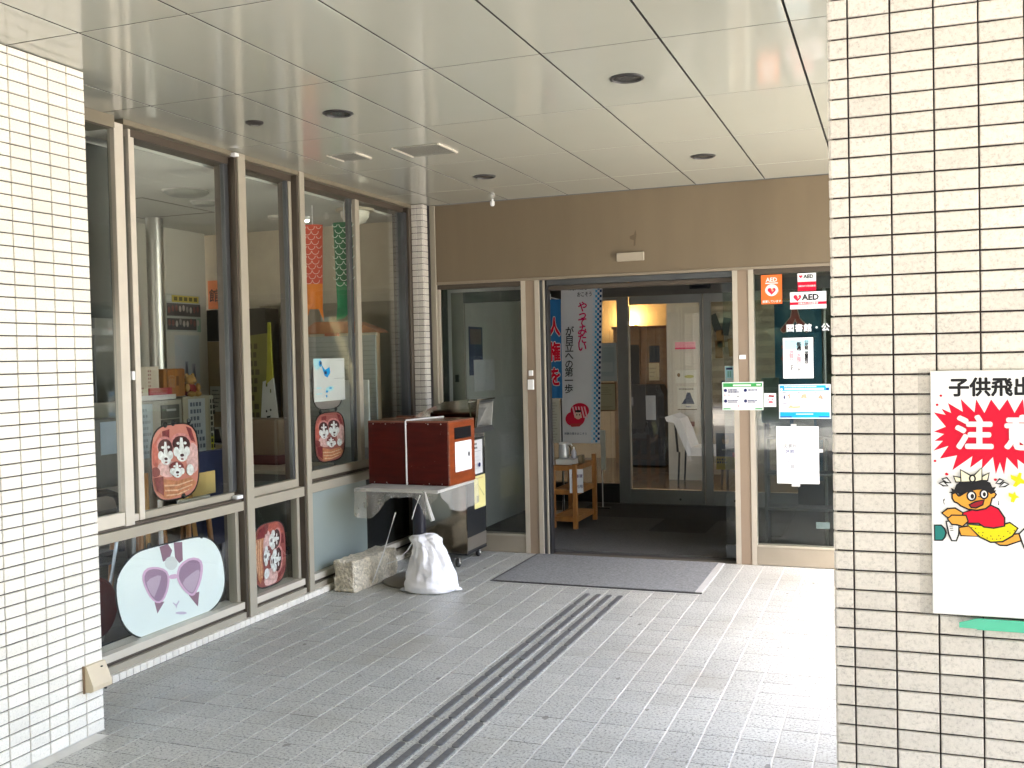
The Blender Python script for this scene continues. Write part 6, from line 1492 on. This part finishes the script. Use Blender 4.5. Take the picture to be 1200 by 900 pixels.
# red round seat and folding legs at the far left
t = thing('red_stool', 'dark red padded stool on thin grey legs behind the low window', 'stool', (-4.2, 4.42, 0))
MB().lathe((-4.2, 4.40, .22), [(.16, -.05), (.18, -.03), (.18, .03), (.16, .05)], 24, 'X').build('seat', M((0.13, 0.008, 0.012), .5), t, smooth=True)
MB().tube([(-4.16, 4.44, .03), (-4.2, 4.64, .62)], .010, 8).build('leg', M((0.4, 0.42, 0.42), .3, .6), t)
MB().tube([(-4.12, 4.66, .25), (-4.14, 4.70, .66)], .012, 8).build('leg', M((0.4, 0.42, 0.42), .3, .6), t)
bx('foot', STEEL_D, t, -4.3, -4.1, 4.35, 4.72, .0205, .035)
t = thing('office_chair', 'dark chair with a curved armrest behind the first sash', 'chair', (-4.3, 4.4, 0))
MB().tube([(-4.2, 4.25, .86), (-4.2, 4.56, .855), (-4.2, 4.63, .83), (-4.2, 4.66, .77), (-4.2, 4.66, .50)], .02, 8).build('armrest', BLACK, t, smooth=True)
bx('seat', M((0.03, 0.03, 0.032), .8), t, -4.7, -4.25, 4.2, 4.7, .42, .50, .02)
bx('backrest', M((0.05, 0.05, 0.055), .8), t, -4.72, -4.66, 4.25, 4.65, .55, 1.0, .02)
MB().tube([(-4.48, 4.45, .03), (-4.48, 4.45, .42)], .03, 10).build('post', BLACK, t)
MB().lathe((-4.48, 4.45, .021), [(.25, 0), (.24, .02), (.04, .05)], 10).build('base', BLACK, t)
t = thing('roller_blind', 'grey roller blind half lowered behind the first sash', 'blind', (-3.93, 3.95, 2.2))
bx('cloth', M((0.085, 0.09, 0.08), .8), t, -3.934, -3.93, 3.2, 4.405, 1.83, RC - .005)
bx('bottom_bar', M((0.30, 0.30, 0.28), .5), t, -3.94, -3.924, 3.2, 4.405, 1.74, 1.775)
t = thing('locker', 'grey locker with a blue notice behind the first sash', 'locker', (-5.2, 5.3, 0))
bx('body', M((0.16, 0.16, 0.14), .6), t, -5.4, -4.95, 5.0, 5.55, .021, 1.22, .004)
bx('shelf_box', M((0.30, 0.10, 0.09), .7), t, -4.9495, -4.90, 4.95, 5.16, .60, .78)
bx('shelf_box', M((0.32, 0.28, 0.24), .7), t, -4.9495, -4.90, 5.165, 5.5, .62, .76)
bx('notice', M((0.40, 0.48, 0.55), .7), t, -4.9495, -4.947, 5.33, 5.48, .98, 1.20)
# carp streamers
def streamer(label, x, y, z0, z1, w, col, colt, arc, rot, tail):
    t = thing('carp_streamer', label, 'carp streamer', (x, y, z1), group='carp streamers hung in the room')
    u_ = Vector((math.cos(rot), math.sin(rot), 0))
    fr_ = Frame((x, y, z0), u_, (0, 0, 1))
    hh = z1 - z0
    vs, fs, nx, ny = [], [], 12, 20
    cl = M(col, .75, var=.06); ct = M(colt, .75, var=.06)
    mb = MB()
    for j in range(ny + 1):
        f = j / ny
        ww = w * (0.80 + .2 * f)
        for i in range(nx):
            a_ = 2 * math.pi * i / nx
            vs.append(fr_.p(ww / 2 * math.cos(a_), hh * f, .35 * ww * math.sin(a_) * (.3 + .5 * f)))
    k0 = 6
    for j in range(ny):
        for i in range(nx):
            fs.append((j * nx + i, j * nx + (i + 1) % nx, (j + 1) * nx + (i + 1) % nx, (j + 1) * nx + i))
    mb.add(vs, fs)
    mb.m = [1 if j < k0 else 0 for j in range(ny) for i in range(nx)]
    mb.build('body', [cl, ct], t, smooth=True)
    tl = MB()
    for poly in tail:
        tl.add([fr_.p(a_ * w, b_, .004 * k) for k, (a_, b_) in enumerate(poly)], [tuple(range(len(poly)))])
    tl.build('tail', [ct], t)
    lay = []
    rows = int(hh * .74 / (w * .235))
    for r_ in range(rows):
        for c_ in range(3):
            cx_ = (-.42 + .42 * c_ + (.21 if r_ % 2 else 0)) * w * .86
            if abs(cx_) > w * .37:
                continue
            cz_ = hh - w * .10 - r_ * w * .235
            n = 8
            R_, q = (w * .185 if abs(cx_) < w * .3 else w * .13), w * .018
            oa = [(cx_ + R_ * math.cos(math.pi + math.pi * i / n), cz_ + R_ * math.sin(math.pi + math.pi * i / n)) for i in range(n + 1)]
            ia = [(cx_ + (R_ - q * 1.6) * math.cos(2 * math.pi - math.pi * i / n), cz_ + (R_ - q * 1.6) * math.sin(2 * math.pi - math.pi * i / n)) for i in range(n + 1)]
            lay.append((arc, oa + ia))
    fbk = Frame(fr_.p(0, 0, w * .30), fr_.u, fr_.v)
    decal(t, fbk, lay, 'scale_print', 0.0, 0.0)
    MB().tube([(x, y, z1 - .01), (x, y, RC - .001)], .004, 6).build('cord', WHITE, t)
    return t
streamer('red and orange carp streamer hung behind the sliding window', -4.07, 6.62, 1.97, 2.60, .155, (.62, .075, .04), (.75, .20, .01), (.80, .50, .42), R(18), [[(-.40, .01), (.40, .01), (.46, -.10), (.22, .0), (.0, .05), (-.2, .0), (-.44, -.11)]])
streamer('dark green carp streamer hung behind the sliding window', -3.80, 6.62, 1.97, 2.60, .165, (.010, .13, .055), (.015, .22, .08), (.55, .66, .56), R(18), [[(-.40, .01), (.40, .01), (.30, -.01), (-.1, -.08), (-.44, -.09)]])
t = thing('ceiling_lamp', 'white dome lamp on the room ceiling behind the green carp streamer', 'ceiling lamp', (-3.89, 6.95, RC))
MB().lathe((-3.89, 6.95, RC), [(.15, -.001), (.15, -.02), (.115, -.022)], 24).build('plate', M((0.45, 0.40, 0.30), .5), t, smooth=True)
MB().lathe((-3.89, 6.95, RC), [(.112, -.0225), (.108, -.06), (.08, -.10), (.03, -.12)], 24).build('shade', M((0.60, 0.58, 0.50), .3), t, smooth=True)
for k, (x, y, r_, lab) in enumerate(((-4.47, 5.68, .15, 'flush round lamp on the room ceiling behind the left window'), (-4.65, 6.1, .09, 'smaller round fitting on the room ceiling behind the left window'))):
    t = thing('ceiling_lamp', lab, 'ceiling lamp', (x, y, RC))
    MB().lathe((x, y, RC), [(r_, -.001), (r_, -.012), (r_ * .8, -.03)], 24).build('shade', M((0.24, 0.245, 0.215), .5), t, smooth=True)
    MB().lathe((x, y, RC), [(r_ * 1.08, -.0008), (r_ * 1.08, -.006)], 24).build('rim', M((0.36, 0.35, 0.31), .4), t)
t = thing('ceiling_hatch', 'square hatch in the room ceiling near the steel column', 'hatch', (-5.3, 6.2, RC))
for x0, x1, y0, y1 in ((-5.6, -4.9, 5.75, 5.76), (-5.6, -4.9, 6.55, 6.56), (-5.6, -5.59, 5.761, 6.549), (-4.91, -4.9, 5.761, 6.549)):
    bx('frame', M((0.20, 0.19, 0.16), .6), t, x0, x1, y0, y1, RC - .004, RC - .001)
t = thing('spot_lamp', 'small white spot lamp on the room ceiling above the red carp streamer', 'ceiling lamp', (-4.42, 7.1, RC))
MB().lathe((-4.42, 7.1, RC), [(.03, -.001), (.03, -.03), (.02, -.035)], 14).build('housing', WHITE, t)
MB().lathe((-4.42, 7.1, RC), [(.022, -.0355), (.018, -.045)], 12).build('bulb', emit_mat('small_bulb', (1, .95, .85), 3.0), t)
t = thing('smoke_detector', 'white smoke detector on the room ceiling behind the middle window', 'detector', (-4.62, 6.95, RC))
MB().lathe((-4.62, 6.95, RC), [(.055, -.001), (.055, -.015), (.035, -.03)], 18).build('body', M((0.55, 0.52, 0.45), .5), t, smooth=True)
# toy house and added reflection panel behind bay three
t = thing('toy_house_roof', 'orange wooden roof of a toy house behind the sliding window', 'toy house', (-4.2, 7.3, 1.3))
RO = M((0.36, 0.13, 0.045), .6, var=.15, name='orange_roof_wood')
MB().prism([(-4.62, 1.80), (-4.46, 1.90), (-4.10, 1.895), (-3.92, 1.83), (-3.88, 1.80)], 'Y', 7.25, 7.45).build('roof', RO, t)
bx('eave', M((0.55, 0.48, 0.36), .6), t, -4.50, -3.88, 7.23, 7.2495, 1.775, 1.80)
bx('wall', M((0.40, 0.28, 0.16), .7), t, -4.55, -3.95, 7.28, 7.42, .65, 1.7999)
bx('sign', M((0.42, 0.10, 0.05), .6), t, -4.34, -4.22, 7.20, 7.229, 1.765, 1.805)
t = thing('reflection_panel', 'added pale grey lattice panel imitating reflections in the sliding window', 'partition', (-4.0, 7.05, 0))  # added panel imitating frosted film and a tile reflection on this glass
PG = M((0.30, 0.315, 0.295), .7, var=.03)
bx('panel', PG, t, -4.55, -3.80, 7.06, 7.08, .021, 1.775)
for k in range(20):
    bx('slat', M((0.24, 0.25, 0.235), .7), t, -4.55, -3.80, 7.053, 7.0595, 1.02 + .037 * k, 1.026 + .037 * k)
t = tag(MB().box(-4.15, -3.80, 6.93, 6.95, .90, 1.425, 0, .003).build('white_board', M((0.50, 0.53, 0.52), .5, var=.04)), 'pale white board leaning behind the last sliding window', 'board')
finish_texts()
print('objects', len(bpy.data.objects), 'tris', sum(len(o.data.polygons) for o in bpy.data.objects if o.type == 'MESH'))
